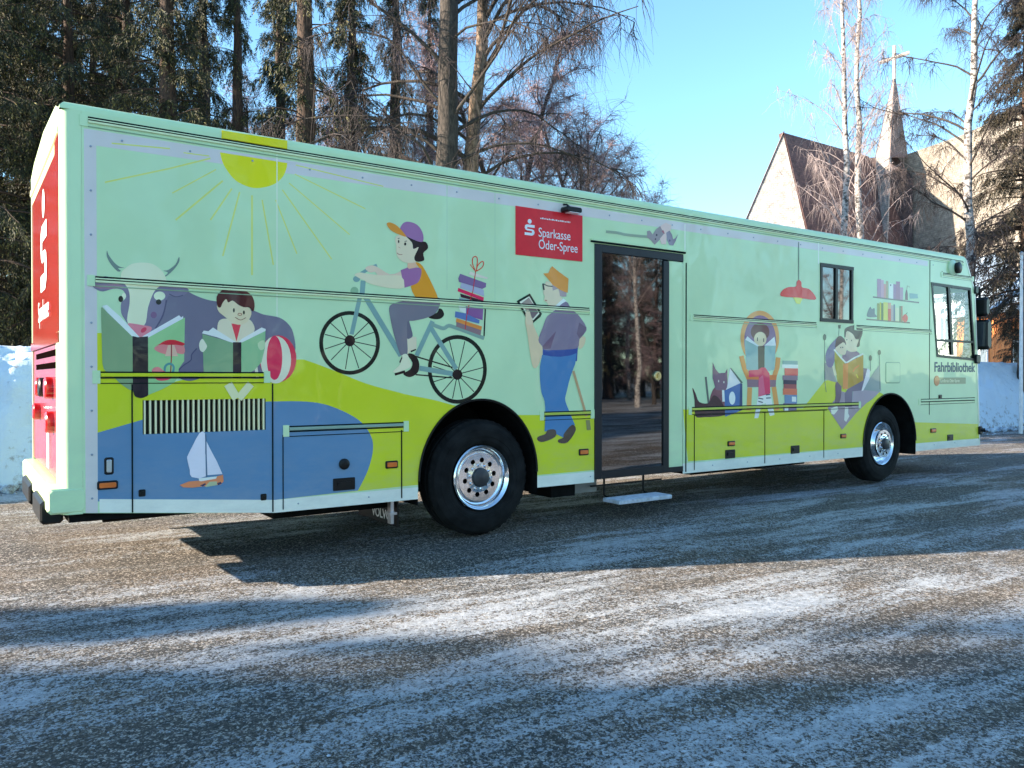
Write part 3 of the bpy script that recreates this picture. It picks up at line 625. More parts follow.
pic('lamp_picture', 'red pendant lamp on a long cord', [
    (Fv(stroke([(232, 12), (232, 245)], 5)), (84, 116, 112)), (Fv([(198, 345), (256, 350), (240, 386), (218, 382)]), (200, 210, 110)),
    (Fv(spl([(125, 338), (135, 302), (170, 284), (214, 280), (220, 252), (234, 240), (248, 256), (252, 285), (292, 295), (325, 328), (330, 360), (230, 348)], n=3)), (206, 62, 66))])
K = view(860, 270, 12.8)
shl = [(K(stroke([(165, 345), (755, 418)], 18)), (92, 104, 104)), (K(stroke([(80, 630), (638, 676)], 18)), (92, 104, 92))]
for a, b, t, c in [(218, 268, 112, (140, 122, 156)), (268, 302, 128, (162, 146, 174)), (302, 332, 178, (168, 138, 138)), (332, 360, 140, (140, 146, 120)), (368, 424, 170, (196, 214, 214)), (424, 460, 180, (128, 108, 148)), (460, 510, 145, (132, 106, 138)), (510, 550, 222, (146, 132, 160))]:
    shl.append((K([(a, t), (b, t + 4), (b, 345 + (b - 165) * .124 - 8), (a, 345 + (a - 165) * .124 - 8)]), c))
shl += [(K([(590, 255), (602, 255), (612, 310), (612, 386), (578, 382), (578, 310)]), (92, 66, 76)), (K(stroke([(597, 258), (605, 200), (635, 220)], 8)), (120, 140, 110)), (K([(632, 296), (738, 310), (735, 330), (745, 362), (640, 366), (632, 340)]), (104, 158, 166)), (K([(385, 185), (397, 185), (397, 205), (385, 205)]), DARK)]
shl += [(K(spl([(95, 600), (95, 540), (130, 470), (150, 500), (185, 490), (190, 560), (215, 600)], n=3)), (88, 110, 122))]
for a, b, t, c in [(218, 248, 425, (118, 138, 70)), (250, 270, 412, (160, 184, 56)), (272, 295, 422, (76, 108, 60)), (298, 355, 412, (206, 200, 96)), (358, 396, 496, (196, 76, 72)), (358, 396, 418, (190, 150, 130)), (398, 426, 450, (150, 158, 168)), (428, 448, 440, (90, 112, 136)), (450, 500, 480, (184, 208, 180)), (504, 526, 460, (92, 122, 92)), (526, 545, 460, (140, 96, 76))]:
    shl.insert(2, (K([(a, t), (b, t + 3), (b, 624 + (b - 80) * .08), (a, 624 + (a - 80) * .08)]), c))
shl += [(K(ell(578, 618, 34, 52)), (198, 62, 60)), (K(stroke([(585, 570), (605, 545)], 8)), (80, 90, 60))]
pic('bookshelf_picture', 'two shelves of coloured books with a vase and an apple', shl)
G1 = view(812, 318, 32 / 3); G2 = view(812, 360, 32 / 3)
pic('sofa_readers_picture', 'adult and child reading an ochre book on a slate sofa', [
    (G2([(130, 25), (215, 60), (265, 240), (130, 205)]), (110, 136, 146)), (G2([(165, 515), (245, 420), (300, 330), (620, 420), (470, 565), (320, 745)]), (122, 130, 152)),
    (G2([(722, 45), (735, 325), (640, 420), (480, 525), (420, 480), (430, 330), (540, 320), (610, 200)]), (106, 142, 152)), (G2([(560, 320), (720, 340), (600, 440), (470, 540), (420, 480), (440, 330)]), (128, 140, 166)),
    (G1(stroke([(133, 232), (133, 650), (150, 790)], 6)), (72, 108, 106)), (G1(ell(133, 205, 18, 34)), (60, 92, 84)), (G1(stroke([(287, 110), (284, 200)], 6)), (72, 108, 106)), (G1([(276, 75), (306, 75), (302, 112), (280, 112)]), (60, 92, 84)),
    (G1(stroke([(622, 450), (622, 565)], 6)), (72, 108, 106)), (G1(ell(621, 428, 16, 32)), (60, 92, 84)), (G1(stroke([(717, 390), (722, 760)], 6)), (72, 108, 106)), (G1(ell(717, 368, 17, 28)), (60, 92, 84)),
    (G1(spl([(150, 480), (142, 400), (170, 320), (235, 240), (300, 195), (280, 320), (245, 430), (215, 522), (170, 520)], n=3)), (84, 98, 146)),
    (G1(spl([(345, 355), (420, 345), (480, 358), (505, 400), (400, 480), (350, 480), (320, 420)], n=3)), (106, 104, 136)),
    (G1(spl([(350, 190), (370, 140), (430, 165), (480, 228), (498, 240), (478, 300), (478, 350), (420, 362), (370, 335), (352, 250)], n=3)), (204, 196, 178)),
    (G1(spl([(345, 200), (346, 130), (372, 98), (440, 78), (525, 92), (538, 160), (512, 240), (505, 300), (472, 306), (498, 230), (465, 226), (432, 170), (372, 138), (356, 200)], n=3)), (42, 38, 52)),
    (G1(spl([(250, 320), (325, 255), (365, 310), (352, 390), (300, 385), (262, 350)], n=3)), (208, 194, 178)),
    (G1(spl([(245, 300), (262, 215), (305, 190), (350, 235), (362, 292), (330, 258), (255, 312)], n=3)), (56, 42, 60)),
    (G1(ell(370, 232, 5, 8, 10)), DARK), (G1(ell(420, 240, 5, 8, 10)), DARK), (G1(ell(305, 315, 5, 7, 10)), DARK), (G1(ell(326, 314, 5, 7, 10)), DARK),
    (G2(spl([(250, 245), (310, 250), (306, 400), (272, 482), (238, 470), (250, 380)], n=3)), (84, 78, 104)),
    (G2([(545, 85), (588, 92), (560, 230), (528, 325), (430, 335), (422, 500), (352, 500), (346, 360), (385, 300), (540, 220)]), (86, 92, 124)), (G2([(590, 86), (618, 110), (612, 200), (545, 325), (525, 332)]), (192, 206, 224)),
    (G2([(198, 518), (268, 488), (278, 530), (235, 582), (205, 575)]), (196, 212, 210)), (G2([(350, 505), (385, 505), (385, 570), (398, 600), (362, 662), (342, 640)]), (190, 208, 212)),
    (G1([(240, 350), (352, 482), (340, 762), (270, 680), (250, 560), (238, 440)]), (138, 150, 62)), (G1([(375, 482), (546, 392), (546, 665), (380, 757)]), (146, 136, 56)), (G1([(330, 490), (386, 480), (380, 757), (328, 757)]), (196, 130, 66)),
    (G1(stroke([(438, 572), (455, 540), (482, 520), (500, 505)], 16)), (206, 120, 56)), (G1(stroke([(470, 600), (490, 640)], 12)), (184, 190, 60)),
    (G1(stroke([(235, 335), (300, 415), (355, 474), (375, 472), (450, 425), (545, 382)], 17)), (214, 222, 218)), (G1(stroke([(226, 510), (250, 612)], 26)), (208, 204, 180)),
])
H = view(600, 212, 32 / 3)
pic('possum_picture', 'grey and pink animals sitting on a branch above the door', [
    (H(stroke(spl([(62, 210), (180, 222), (270, 242), (400, 256), (510, 264)], False), 28)), (112, 152, 144)),
    (H([(500, 205), (530, 198), (560, 240), (600, 180), (640, 150), (684, 200), (682, 240), (640, 290), (582, 350), (540, 300), (500, 272)]), (120, 134, 148)),
    (H([(640, 152), (672, 130), (700, 115), (756, 140), (752, 200), (712, 230), (702, 345), (650, 342), (636, 285), (682, 232)]), (196, 184, 190)), (H([(655, 205), (672, 190), (690, 232), (672, 228)]), (132, 92, 112)),
    (H([(704, 222), (740, 198), (765, 240), (778, 292), (802, 280), (832, 235), (802, 315), (780, 357), (738, 352), (712, 300)]), (110, 122, 146)), (H(ell(602, 246, 9, 12, 12)), (50, 56, 76)), (H(ell(590, 290, 8, 10, 12)), (60, 66, 90)), (H(ell(742, 305, 8, 12, 12)), (60, 66, 90)),
])
bv = view(170, 425, 10.67)
pic('sailboat_picture', 'white sailed boat with a brown hull on the pond', [
    (bv(spl([(312, 88), (370, 85), (374, 300), (388, 545), (230, 555), (210, 480), (182, 360), (190, 320), (240, 220)], n=2)), (184, 206, 236)),
    (bv([(386, 170), (430, 260), (500, 390), (558, 522), (398, 535)]), (184, 206, 236)), (bv(stroke([(380, 100), (388, 560)], 14)), (62, 100, 136)),
    (bv([(102, 640), (200, 602), (330, 590), (450, 560), (565, 530), (570, 600), (540, 635), (380, 650), (240, 668), (140, 665)]), (176, 126, 92)), (bv([(305, 568), (500, 548), (490, 572), (330, 600), (310, 595)]), (206, 218, 226)),
    (bv([(372, 655), (420, 605), (500, 600), (500, 640), (380, 662)]), (136, 172, 150)), (bv([(320, 645), (372, 620), (385, 632), (350, 655)]), (46, 56, 90)), (bv([(500, 620), (540, 606), (552, 625), (512, 642)]), (46, 56, 90))])
# ---------------- rails: ribbed strips with dark gaps
def rail(z, xa, xb, name='rail', gap=.014, z_a=None):
    m = MB()
    m.box(xa, xb, D - .013, D + .01, z - .018, z + .012, 0, c=.004)
    m.box(xa, xb, D - .0045, D + .01, z + .015, z + .015 + gap * .7, 1)
    m.box(xa, xb, D - .0150, D - .0132, z - .003, z + .004, 1)
    m.box(xa, xb, D - .0045, D + .01, z - .046, z - .039, 2)
    m.box(xa - .05, xa - .002, D - .007, D + .01, z - .045, z + .03, 3); m.box(xb + .002, xb + .05, D - .007, D + .01, z - .045, z + .03, 3)
    return m.build(name, [paint((168, 214, 190)), MSEAM, paint((104, 150, 132)), MMINT], bus)
rail(3.195, .74, 12.62); rail(2.115, .78, 5.18); rail(2.115, 6.68, 8.92); rail(2.115, 9.8, 11.7)
def lrail(z, xa, xb, ca):           # lower rails carry the hill colours
    m = MB()
    m.box(xa, xb, D - .012, D + .01, z - .012, z + .012, 0, c=.004); m.box(xa, xb, D - .005, D + .01, z + .013, z + .023, 1)
    m.box(xa, xb, D - .005, D + .01, z - .026, z - .015, 1); m.box(xa, xb, D - .004, D + .01, z - .062, z - .056, 1)
    m.box(xa - .05, xa - .002, D - .006, D + .01, z - .06, z + .03, 2); m.box(xb + .002, xb + .05, D - .006, D + .01, z - .06, z + .03, 2)
    return m.build('rail', [paint(ca), MSEAM, MMINT], bus)
lrail(1.465, .81, 1.93, LIME); lrail(1.045, 2.13, 3.12, (104, 150, 150)); lrail(1.095, 4.62, 5.2, (140, 178, 80)); lrail(1.095, 6.66, 9.86, (140, 178, 80)); lrail(1.11, 11.42, 13.0, (150, 206, 180))
rail(2.975, 12.02, 12.9)
# ---------------- hatch gaps
def gaps(parts, label=None):
    for x0, x1, z0, z1 in parts: MB().box(x0, x1, D - .0042, D + .01, z0, z1).build('hatch_gap', MSEAM, bus)
gx = lambda px, y=440: S(px, y)[0]
gaps([(gx(131.5), gx(131.5) + .009, .50, 1.40), (gx(272), gx(272) + .010, .41, 1.40), (gx(282.5), gx(282.5) + .007, .42, 1.0), (gx(401), gx(401) + .01, .42, 1.0)])
gaps([(gx(694), gx(694) + .008, .42, 1.03), (6.56, 6.574, .41, 2.70), (gx(764.5), gx(764.5) + .009, .42, 1.03), (gx(823.5), gx(823.5) + .009, .42, 1.03), (6.7, 9.15, 1.022, 1.029)])
gaps([(11.655, 11.663, .9, 3.15), (12.0, 12.008, 2.93, 3.02)])

# ---------------- corner pillar, roof, far side, rear, front, floor
m = MB()
pr = [(.57, D + .30), (.57, D + .075)] + [(.645 - .075 * math.cos(t), D + .075 - .075 * math.sin(t)) for t in [math.pi / 2 * k / 8 for k in range(1, 9)]] + [(.699, D), (.699, D + .30)]
n = len(pr); vs_ = []; fs_ = []
for z in (.52, ZT): vs_ += [(x, y, z) for x, y in pr]
for i in range(n - 1): fs_.append((i, i + 1, i + 1 + n, i + n))
m.add(vs_, fs_)
o = m.build('corner_pillar', MMINT, bus); smooth_auto(o)
# roof: rounded shoulders, slightly crowned
yy = [D, D + .004, D + .018, D + .045, D + .10, D + .3, D + .7, D + 1.25, D + 1.8, D + 2.2, D + 2.4, D + 2.455, D + 2.482, D + 2.496, D + 2.5]
zz = [ZT, ZT + .022, ZT + .042, ZT + .056, ZT + .068, 3.35, 3.395, 3.41, 3.395, 3.35, ZT + .068, ZT + .056, ZT + .042, ZT + .022, ZT]
vs_ = []; fs_ = []
def rx(z, a): return (.57 + max(0, z - 3.27) * .9) if a == 0 else 12.72 - max(0, z - 3.25) * .9
for a in (0, 1):
    for y, z in zip(yy, zz): vs_.append((rx(z, a), y, z))
n = len(yy)
for i in range(n - 1): fs_.append((i, i + n, i + n + 1, i + 1))
fs_.append(tuple(range(n))); fs_.append(tuple(range(2 * n - 1, n - 1, -1)))
roof = mesh_obj('roof', vs_, fs_, MMINT, bus); smooth_auto(roof, 50)
for x in (3.0, 8.6): MB().box(x, x + .7, D + .9, D + 1.6, 3.37, 3.45).build('roof_vent', pm('grey_plastic', (.4, .42, .42), .6), roof)
picture('sun_edge_film', [(onside(view(170, 110, 4.452)([(233, 92), (520, 137), (520, 172), (232, 125)])), (200, 200, 20))], roof, off=.0065)
m = MB()
YF = D + WID
m.box(.57, 11.6, YF - .03, YF, .42, ZT); m.box(11.6, 13.13, YF - .03, YF, .42, 1.74); m.box(11.6, 12.84, YF - .03, YF, 2.84, ZT)
m.build('far_side_wall', MMINT, bus)
# rear wall sheet in red, lower part tinted for snow reflection, in mint frame
m = MB()
m.box(.575, .60, D + .30, YF - .10, 1.76, 3.02); m.build('rear_door_panel', MRED, bus, label='bright red upper rear panel')
m = MB(); m.box(.578, .60, D + .10, YF - .10, .72, 1.68); low = m.build('engine_door', MPINK, bus, label='pink lower engine door')
m = MB(); m.box(.57, .61, YF - .099, YF - .0, .5, ZT); m.box(.573, .605, D + .305, YF - .10, 3.02, 3.09, 0)
m.build('rear_frame', MMINT, bus)
m = MB(); m.box(.560, .60, D + .08, YF - .05, 3.10, 3.145); m.box(.562, .60, D + .08, YF - .02, 1.685, 1.755, 1); m.box(.566, .60, D + .07, D + .30, 1.76, 3.09, 2)
m.build('rear_trim', [paint((235, 230, 200)), MRED, MRED], bus)
m = MB(); m.add([(.571, D + .07, 3.15), (.571, YF, 3.15), (.571, YF, 3.27), (.575, D + 2.2, 3.35), (.575, D + 1.25, 3.40), (.575, D + .3, 3.345), (.571, D + .07, 3.27)], [(6, 5, 4, 3, 2, 1, 0)])
m.build('rear_cap', MMINT, bus)
for k, z in enumerate((1.625, 1.535)): MB().box(.572, .58, 6.45, 8.15, z - .022, z + .022).build('vent_slot', pm('slot_dark', (.004, .002, .002), 1, spec=0), low)
for y, z, r_, mt in [(7.62, 1.37, .075, MREDL), (7.28, 1.37, .075, MBLACK), (6.78, 1.37, .08, MREDL), (7.85, 1.16, .07, MREDL), (6.72, 1.12, .08, MREDL)]:
    m = MB(); n_ = 20; vs_ = []; 
    for dx, rr in ((0, r_), (.045, r_), (.055, r_ * .85)):
        vs_ += [(.578 - dx, y + rr * math.cos(2 * math.pi * k / n_), z + rr * math.sin(2 * math.pi * k / n_)) for k in range(n_)]
    fs_ = [(j * n_ + k, (j + 1) * n_ + k, (j + 1) * n_ + (k + 1) % n_, j * n_ + (k + 1) % n_) for j in (0, 1) for k in range(n_)] + [tuple(2 * n_ + k for k in range(n_))[::-1]]
    m.add(vs_, fs_); smooth_auto(m.build('rear_lamp', mt, bus))
m = MB(); m.box(.566, .578, 6.95, 7.1, .76, 1.05); m.build('number_plate', MWHITE, bus)
m = MB(); m.box(.49, .72, 6.115, 8.55, .53, .70, 0, c=.02); m.box(.485, .50, 6.4, 8.3, .56, .60, 0)
bmp = m.build('rear_bumper', MMINT, bus)
for a, b in ((6.30, 6.95), (7.35, 8.1)): MB().box(.46, .60, a, b, .44, .60, 0, c=.02).build('rubber_pad', MBLACK, bmp)
# white S with a dot, and lettering, on the red rear door
SG = [(0, .0), (.62, 0), (.80, .10), (.86, .28), (.80, .46), (.62, .52), (.22, .52), (.22, .66), (.86, .66), (.86, .88), (.20, .88), (.05, .80), (0, .62), (.06, .46), (.22, .38), (.62, .38), (.62, .22), (0, .22)]
def s_logo(name, parent, f, mt):
    sg = [(a, b) for a, b in SG]; dot = ell(.43, 1.15, .17, .19, 20)
    vs_ = []; fs_ = []
    for poly in (sg, dot):
        k = len(vs_); vs_ += [f(a, b) for a, b in poly]
        from mathutils.geometry import tessellate_polygon
        t = tessellate_polygon([[Vector((a, b, 0)) for a, b in poly]]); fs_ += [tuple(i + k for i in q) for q in t]
    return mesh_obj(name, vs_, fs_, mt, parent)
rd = [o for o in bus.children if o.name == 'rear_door_panel'][0]
s_logo('letter_logo', rd, lambda a, b: (.5705, 7.62 - a * .60, 2.14 + b * .60), MWHITE)
text('lettering', 'Sparkasse', MWHITE, rd, (.5705, 7.88, 1.91), .24, (math.pi / 2, 0, -math.pi / 2))
# front: lower panel, header, pillars, windscreen
def fx(z):
    pts = [(.38, X1), (1.7, 13.09), (2.78, 13.0), (3.25, 12.72), (3.3, 12.7)]
    for (a, b), (c, d) in zip(pts, pts[1:]):
        if z <= c: return b + (d - b) * (z - a) / (c - a)
    return 12.7
def frontslab(m, y0, y1, z0, z1, mi=0, t=.04, off=0):
    a, b = fx(z0) + off, fx(z1) + off
    m.add([(a - t, y0, z0), (a, y0, z0), (a, y1, z0), (a - t, y1, z0), (b - t, y0, z1), (b, y0, z1), (b, y1, z1), (b - t, y1, z1)], [(0, 3, 2, 1), (4, 5, 6, 7), (0, 1, 5, 4), (1, 2, 6, 5), (2, 3, 7, 6), (3, 0, 4, 7)], mi)
m = MB()
frontslab(m, D + .003, YF, .38, 1.7); frontslab(m, D + .003, YF, 2.78, ZT); frontslab(m, D + .003, D + .09, 1.7, 2.78); frontslab(m, YF - .09, YF, 1.7, 2.78)
m.build('front_wall', MMINT, bus)
m = MB(); frontslab(m, D + .09, YF - .09, 1.7, 2.78, 0, .008, -.02); m.build('windscreen', MGLASS, bus)
for q in (.9, 1.5): MB().tube([(13.04, D + q, 1.66), (13.09, D + q + .1, 2.2), (13.08, D + q + .15, 2.45)], .012).build('wiper', MBLACK, bus)
m = MB(); m.box(.62, 3.15, D + .04, YF - .04, .46, .56); m.box(4.60, 9.92, D + .04, YF - .04, .46, .56); m.box(11.36, 13.0, D + .04, YF - .04, .46, .56); m.box(.7, 12.9, D + .8, YF - .8, .47, .57)
m.box(2.1, 3.1, D + .3, YF - .3, .30, .46); m.box(4.8, 5.1, D + .12, D + .5, .26, .46); m.box(7.2, 9.4, D + .5, YF - .35, .28, .46); m.box(3.78, 3.98, D + .3, YF - .3, .43, .63); m.box(10.40, 10.56, D + .3, YF - .3, .36, .56)
m.tube([(.9, D + .6, .40), (3.0, D + .7, .40)], .05); m.tube([(1.2, D + 1.8, .36), (3.2, D + 1.8, .36)], .09)
m.build('chassis', MDARK, bus)
m = MB(); m.box(5.12, 5.42, D + .16, D + .5, .27, .44); m.build('battery_box', pm('grey_metal', (.22, .22, .21), .5, metal=.4), bus)
# wheel wells
for nm, (cx, cz, r, q_) in (('wheel_well', AR), ('wheel_well', AF)):
    m = MB(); pts = [(cx + r * math.cos(math.pi * k / 24), cz + q_ * math.sin(math.pi * k / 24)) for k in range(25)]
    pts = [(cx + r, .34)] + pts + [(cx - r, .34)]
    n = len(pts); v_ = [(a, D + .001, b) for a, b in pts] + [(a, D + .75, b) for a, b in pts]
    m.add(v_, [(i, i + 1, i + 1 + n, i + n) for i in range(n - 1)] + [tuple(range(n, 2 * n))])
    lip = [(cx + (r + .0) * math.cos(t), cz + q_ * math.sin(t)) for t in [math.pi * k / 40 for k in range(41)]]
    for i in range(len(lip) - 1):
        a, b = lip[i], lip[i + 1]
        ai = (cx + (a[0] - cx) * .975, cz + (a[1] - cz) * .975); bi = (cx + (b[0] - cx) * .975, cz + (b[1] - cz) * .975)
        m.add([(a[0], D - .012, a[1]), (b[0], D - .012, b[1]), (bi[0], D - .008, bi[1]), (ai[0], D - .008, ai[1]), (a[0], D + .02, a[1]), (b[0], D + .02, b[1]), (bi[0], D + .02, bi[1]), (ai[0], D + .02, ai[1])], [(0, 1, 2, 3), (0, 4, 5, 1), (3, 2, 6, 7)], 1)
    m.build(nm, [MDARK, MBLACK], bus)
# ---------------- wheels
def wheel(cx, yface, cz, RR, deep, steer=0, far=False):
    e = bpy.data.objects.new('wheel', None); COL.objects.link(e); e.parent = bus; e.location = Vector((cx, yface + .15, cz)) - wloc(bus)
    e.rotation_euler = (0, 0, steer + (math.pi if far else 0))
    def loc(mb, name, mats, par, sm=True):
        o = mesh_obj(name, mb.v, mb.f, mats, par, mb.i, local=True)
        if sm: smooth_auto(o, 30)
        return o
    W = .15
    t = MB(); t.lathe_y(0, 0, 0, [(.30, -W + .03), (.315, -W + .01), (.335, -W + .0), (.338, -W - .006), (.36, -W - .012), (.375, -W - .012), (.378, -W - .017), (.41, -W - .018), (.44, -W - .015), (.443, -W - .011), (.46, -W - .010), (.495, -W + .008), (RR - .018, -W + .035), (RR, -W + .06), (RR, -.06), (RR - .012, -.055), (RR - .012, -.035), (RR, -.03), (RR, .03), (RR - .012, .035), (RR - .012, .055), (RR, .06), (RR, W - .06), (RR - .03, W), (.30, W)], 72)
    for k in range(44):               # shoulder blocks
        a = 2 * math.pi * k / 44
        for s_ in (-1,):
            r0, r1 = RR - .045, RR + .002; da = .035
            P_ = [(r0 * math.cos(a - da), -W + .012, r0 * math.sin(a - da)), (r0 * math.cos(a + da), -W + .012, r0 * math.sin(a + da)), (r1 * math.cos(a + da), -W + .05, r1 * math.sin(a + da)), (r1 * math.cos(a - da), -W + .05, r1 * math.sin(a - da))]
            t.add(P_, [(0, 1, 2, 3)])
    loc(t, 'tyre', MRUB, e)
    rm = MB()
    if deep: prof = [(.300, -W + .004), (.290, -W - .006), (.276, -W + .004), (.262, -W + .030), (.250, -W + .055), (.235, -W + .062), (.222, -W + .060)]; dy = -W + .060; hy = -W + .02
    else: prof = [(.300, -W + .004), (.290, -W - .006), (.276, -W + .004), (.258, -W + .04), (.240, -W + .085), (.228, -W + .075), (.20, -W + .02), (.19, -W + .005)]; dy = -W - .01; hy = -W - .05
    rm.lathe_y(0, 0, 0, prof, 64)
    rim = loc(rm, 'rim', MCHROME, e)
    # disc with ten hand holes
    ro, ri, hr, hh = (.2225, .088, .158, .024) if deep else (.1905, .080, .142, .020)
    lay = [(circ(0, 0, ro, 64), MCHROME), (circ(0, 0, ri, 40), None)] + [(circ(hr * math.cos(2 * math.pi * (k + .25) / 10), hr * math.sin(2 * math.pi * (k + .25) / 10), hh, 14), None) for k in range(10)]
    d = picture('hub_disc', lay, e, plane=lambda a, b: (a, dy - .25 * max(0, .12 - math.hypot(a, b)), b))
    d.location = (0, 0, 0); md = d.modifiers.new('t', 'SOLIDIFY'); md.thickness = .014; md.offset = 1
    bk_ = MB(); bk_.lathe_y(0, 0, 0, [(.28, W - .05), (.02, W - .05)], 24); bk_.lathe_y(0, 0, 0, [(.24, -W + .10), (.01, -W + .10)], 32)
    loc(bk_, 'brake_drum', MDARK, e)
    hb = MB(); hb.lathe_y(0, 0, 0, [(ri + .004, dy + .01), (ri + .004, dy - .012), (ri - .004, hy - .012), (ri - .02, hy - .02), (.001, hy - .024)], 32)
    nt_ = hb
    for k in range(10):
        a = 2 * math.pi * (k + .75) / 10; rr = ri + .022
        nt_.lathe_y(rr * math.cos(a), dy - .03, rr * math.sin(a), [(.012, .03), (.012, 0), (.007, -.008), (.001, -.008)], 6, 1)
    loc(hb, 'hub_cap', [pm('hub_steel', (.05, .05, .055), .45, metal=.4), MCHROME], e)
    return e
wheel(3.94, D + .035, .53, .53, True); wheel(10.50, D + .04, .53, .53, False, R(2))
wheel(3.88, D + WID - .36, .53, .53, True, far=True); wheel(10.48, D + WID - .36, .53, .53, False, far=True)
# mud flap with white lettering
m = MB(); m.box(3.10, 3.115, 6.20, 7.0, .16, .48); fl = m.build('mud_flap', MBLACK, bus)
text('lettering', 'VOLVO', MWHITE, fl, (3.097, 6.70, .20), .115, (math.pi / 2, 0, -math.pi / 2), bold=.002)
m = MB(); m.box(3.02, 3.05, 6.16, 6.22, .20, .44); m.box(3.0, 3.07, 6.14, 6.23, .28, .30); m.build('tow_bracket', MALU, bus)
# ---------------- grille
m = MB(); m.box(1.06, 1.96, D + .05, D + .06, 1.03, 1.30, 1)
for k in range(24):
    x = 1.083 + k * .0366; m.box(x, x + .012, D + .002, D + .03, 1.046, 1.284, 0)
m.build('grille', [paint((176, 206, 184)), MBLACK], bus)
# ---------------- door
de = bpy.data.objects.new('door', None); COL.objects.link(de); de.parent = bus; de.location = Vector((5.78, D, .42)) - wloc(bus)
m = MB()
m.box(5.252, 5.345, D - .012, D + .05, .42, 2.785, 0, c=.006); m.box(6.215, 6.298, D - .012, D + .05, .42, 2.695, 0, c=.006)
m.box(5.345, 6.215, D - .010, D + .05, .42, .50, 0); m.box(5.346, 6.517, D - .012, D + .05, 2.705, 2.785, 0, c=.006)
m.box(6.30, 6.52, D - .006, D + .03, .42, .475, 0)
m.build('door_frame', pm('dark_grey_frame', (.008, .011, .016), .35, spec=.35), de)
m = MB(); m.box(5.345, 6.215, D + .006, D + .016, .50, 2.705); m.build('door_glass', MDOORG, de)
m = MB(); m.box(6.305, 6.515, D + .0, D + .02, .476, 2.700); m.build('door_side_panel', MMINT, bus)
m = MB(); m.lathe_y(6.125, D - .012, 1.46, [(.052, .02), (.052, 0), (.045, -.006), (.03, -.006), (.026, .002), (.001, .002)], 28); m.box(6.117, 6.133, D - .03, D - .01, 1.44, 1.48, 0)
smooth_auto(m.build('handle', pm('brass', (.62, .5, .26), .3, metal=.9), de))
m = MB(); m.box(5.2, 6.55, D - .014, D + .01, 2.797, 2.812); m.box(5.2, 6.55, D - .02, D + .01, 2.815, 2.832, 1); m.build('drip_rail', [MSEAM, MMINT], bus)
# step
m = MB(); m.box(5.42, 6.16, 5.93, 6.18, .175, .215, 0, c=.006)
for k in range(9): m.box(5.43, 6.15, 5.945 + k * .025, 5.952 + k * .025, .215, .219)
st = m.build('step_plate', pm('step_alloy', (.5, .55, .62), .5, metal=.3, var=.25, scale=20), bus)
m = MB()
for x in (5.5, 6.06): m.tube([(x + .04, 6.17, .18), (x + .04, 6.30, .22), (x + .04, 6.30, .47)], .012)
m.box(5.3, 6.3, 6.22, 6.24, .33, .345); m.build('step_arm', MBLACK, st)
# ---------------- windows
m = MB()
for a, b, c, d in ((9.0, 9.73, 2.155, 2.20), (9.0, 9.73, 2.855, 2.90), (9.005, 9.045, 2.20, 2.855), (9.68, 9.722, 2.20, 2.855), (9.325, 9.375, 2.20, 2.855)): m.box(a, b, D - .01, D + .03, c, d, 0)
wf = m.build('side_window', MBLACK, bus); m = MB(); m.box(9.04, 9.69, D + .008, D + .014, 2.195, 2.86); m.build('pane', MDOORG, wf)
fr = [(11.86, 1.745), (13.02, 1.70), (12.86, 2.825), (11.69, 2.835)]
cx_ = sum(p[0] for p in fr) / 4; cz_ = sum(p[1] for p in fr) / 4
m = MB()
inn = [(cx_ + (a - cx_) * .93, cz_ + (b - cz_) * .93) for a, b in fr]
for i in range(4):
    a, b = fr[i], fr[(i + 1) % 4]; c, d = inn[(i + 1) % 4], inn[i]; m.prism([a, b, c, d], D - .008, D + .03)
m.prism([(12.28, 1.78), (12.345, 1.78), (12.235, 2.80), (12.17, 2.80)], D - .006, D + .03); m.prism([(11.85, 1.975), (12.96, 1.975), (12.955, 2.01), (11.845, 2.01)], D - .007, D + .03)
wf = m.build('cab_window', MBLACK, bus)
m = MB(); m.prism(inn, D + .010, D + .016); m.build('pane', MGLASS, wf)
# cab interior
m = MB(); m.box(11.50, 11.54, D + .03, YF - .03, .56, 3.2); m.build('bulkhead', pm('grey_liner', (.3, .3, .3), .8), bus)
m = MB(); m.box(12.55, 12.98, D + .06, YF - .06, 1.2, 1.62, 0, c=.05); m.build('dashboard', pm('dash_plastic', (.05, .05, .05), .6), bus)
m = MB(); m.box(11.75, 11.87, D + .3, D + .75, 1.15, 1.95, 0, c=.03); m.box(11.75, 12.2, D + .3, D + .75, 1.05, 1.18, 0, c=.03); m.box(11.78, 11.86, D + .4, D + .65, 1.97, 2.15, 0, c=.02)
m.build('driver_seat', pm('seat_cloth', (.04, .045, .06), .9), bus)
m = MB(); pts = [(12.5 + .08 * math.cos(t), D + .52 + .2 * math.sin(t), 1.72 + .17 * math.cos(t)) for t in [2 * math.pi * k / 24 for k in range(25)]]; m.tube(pts, .014, 6); m.tube([(12.5, D + .52, 1.72), (12.7, D + .52, 1.5)], .025)
m.build('steering_wheel', MBLACK, bus)
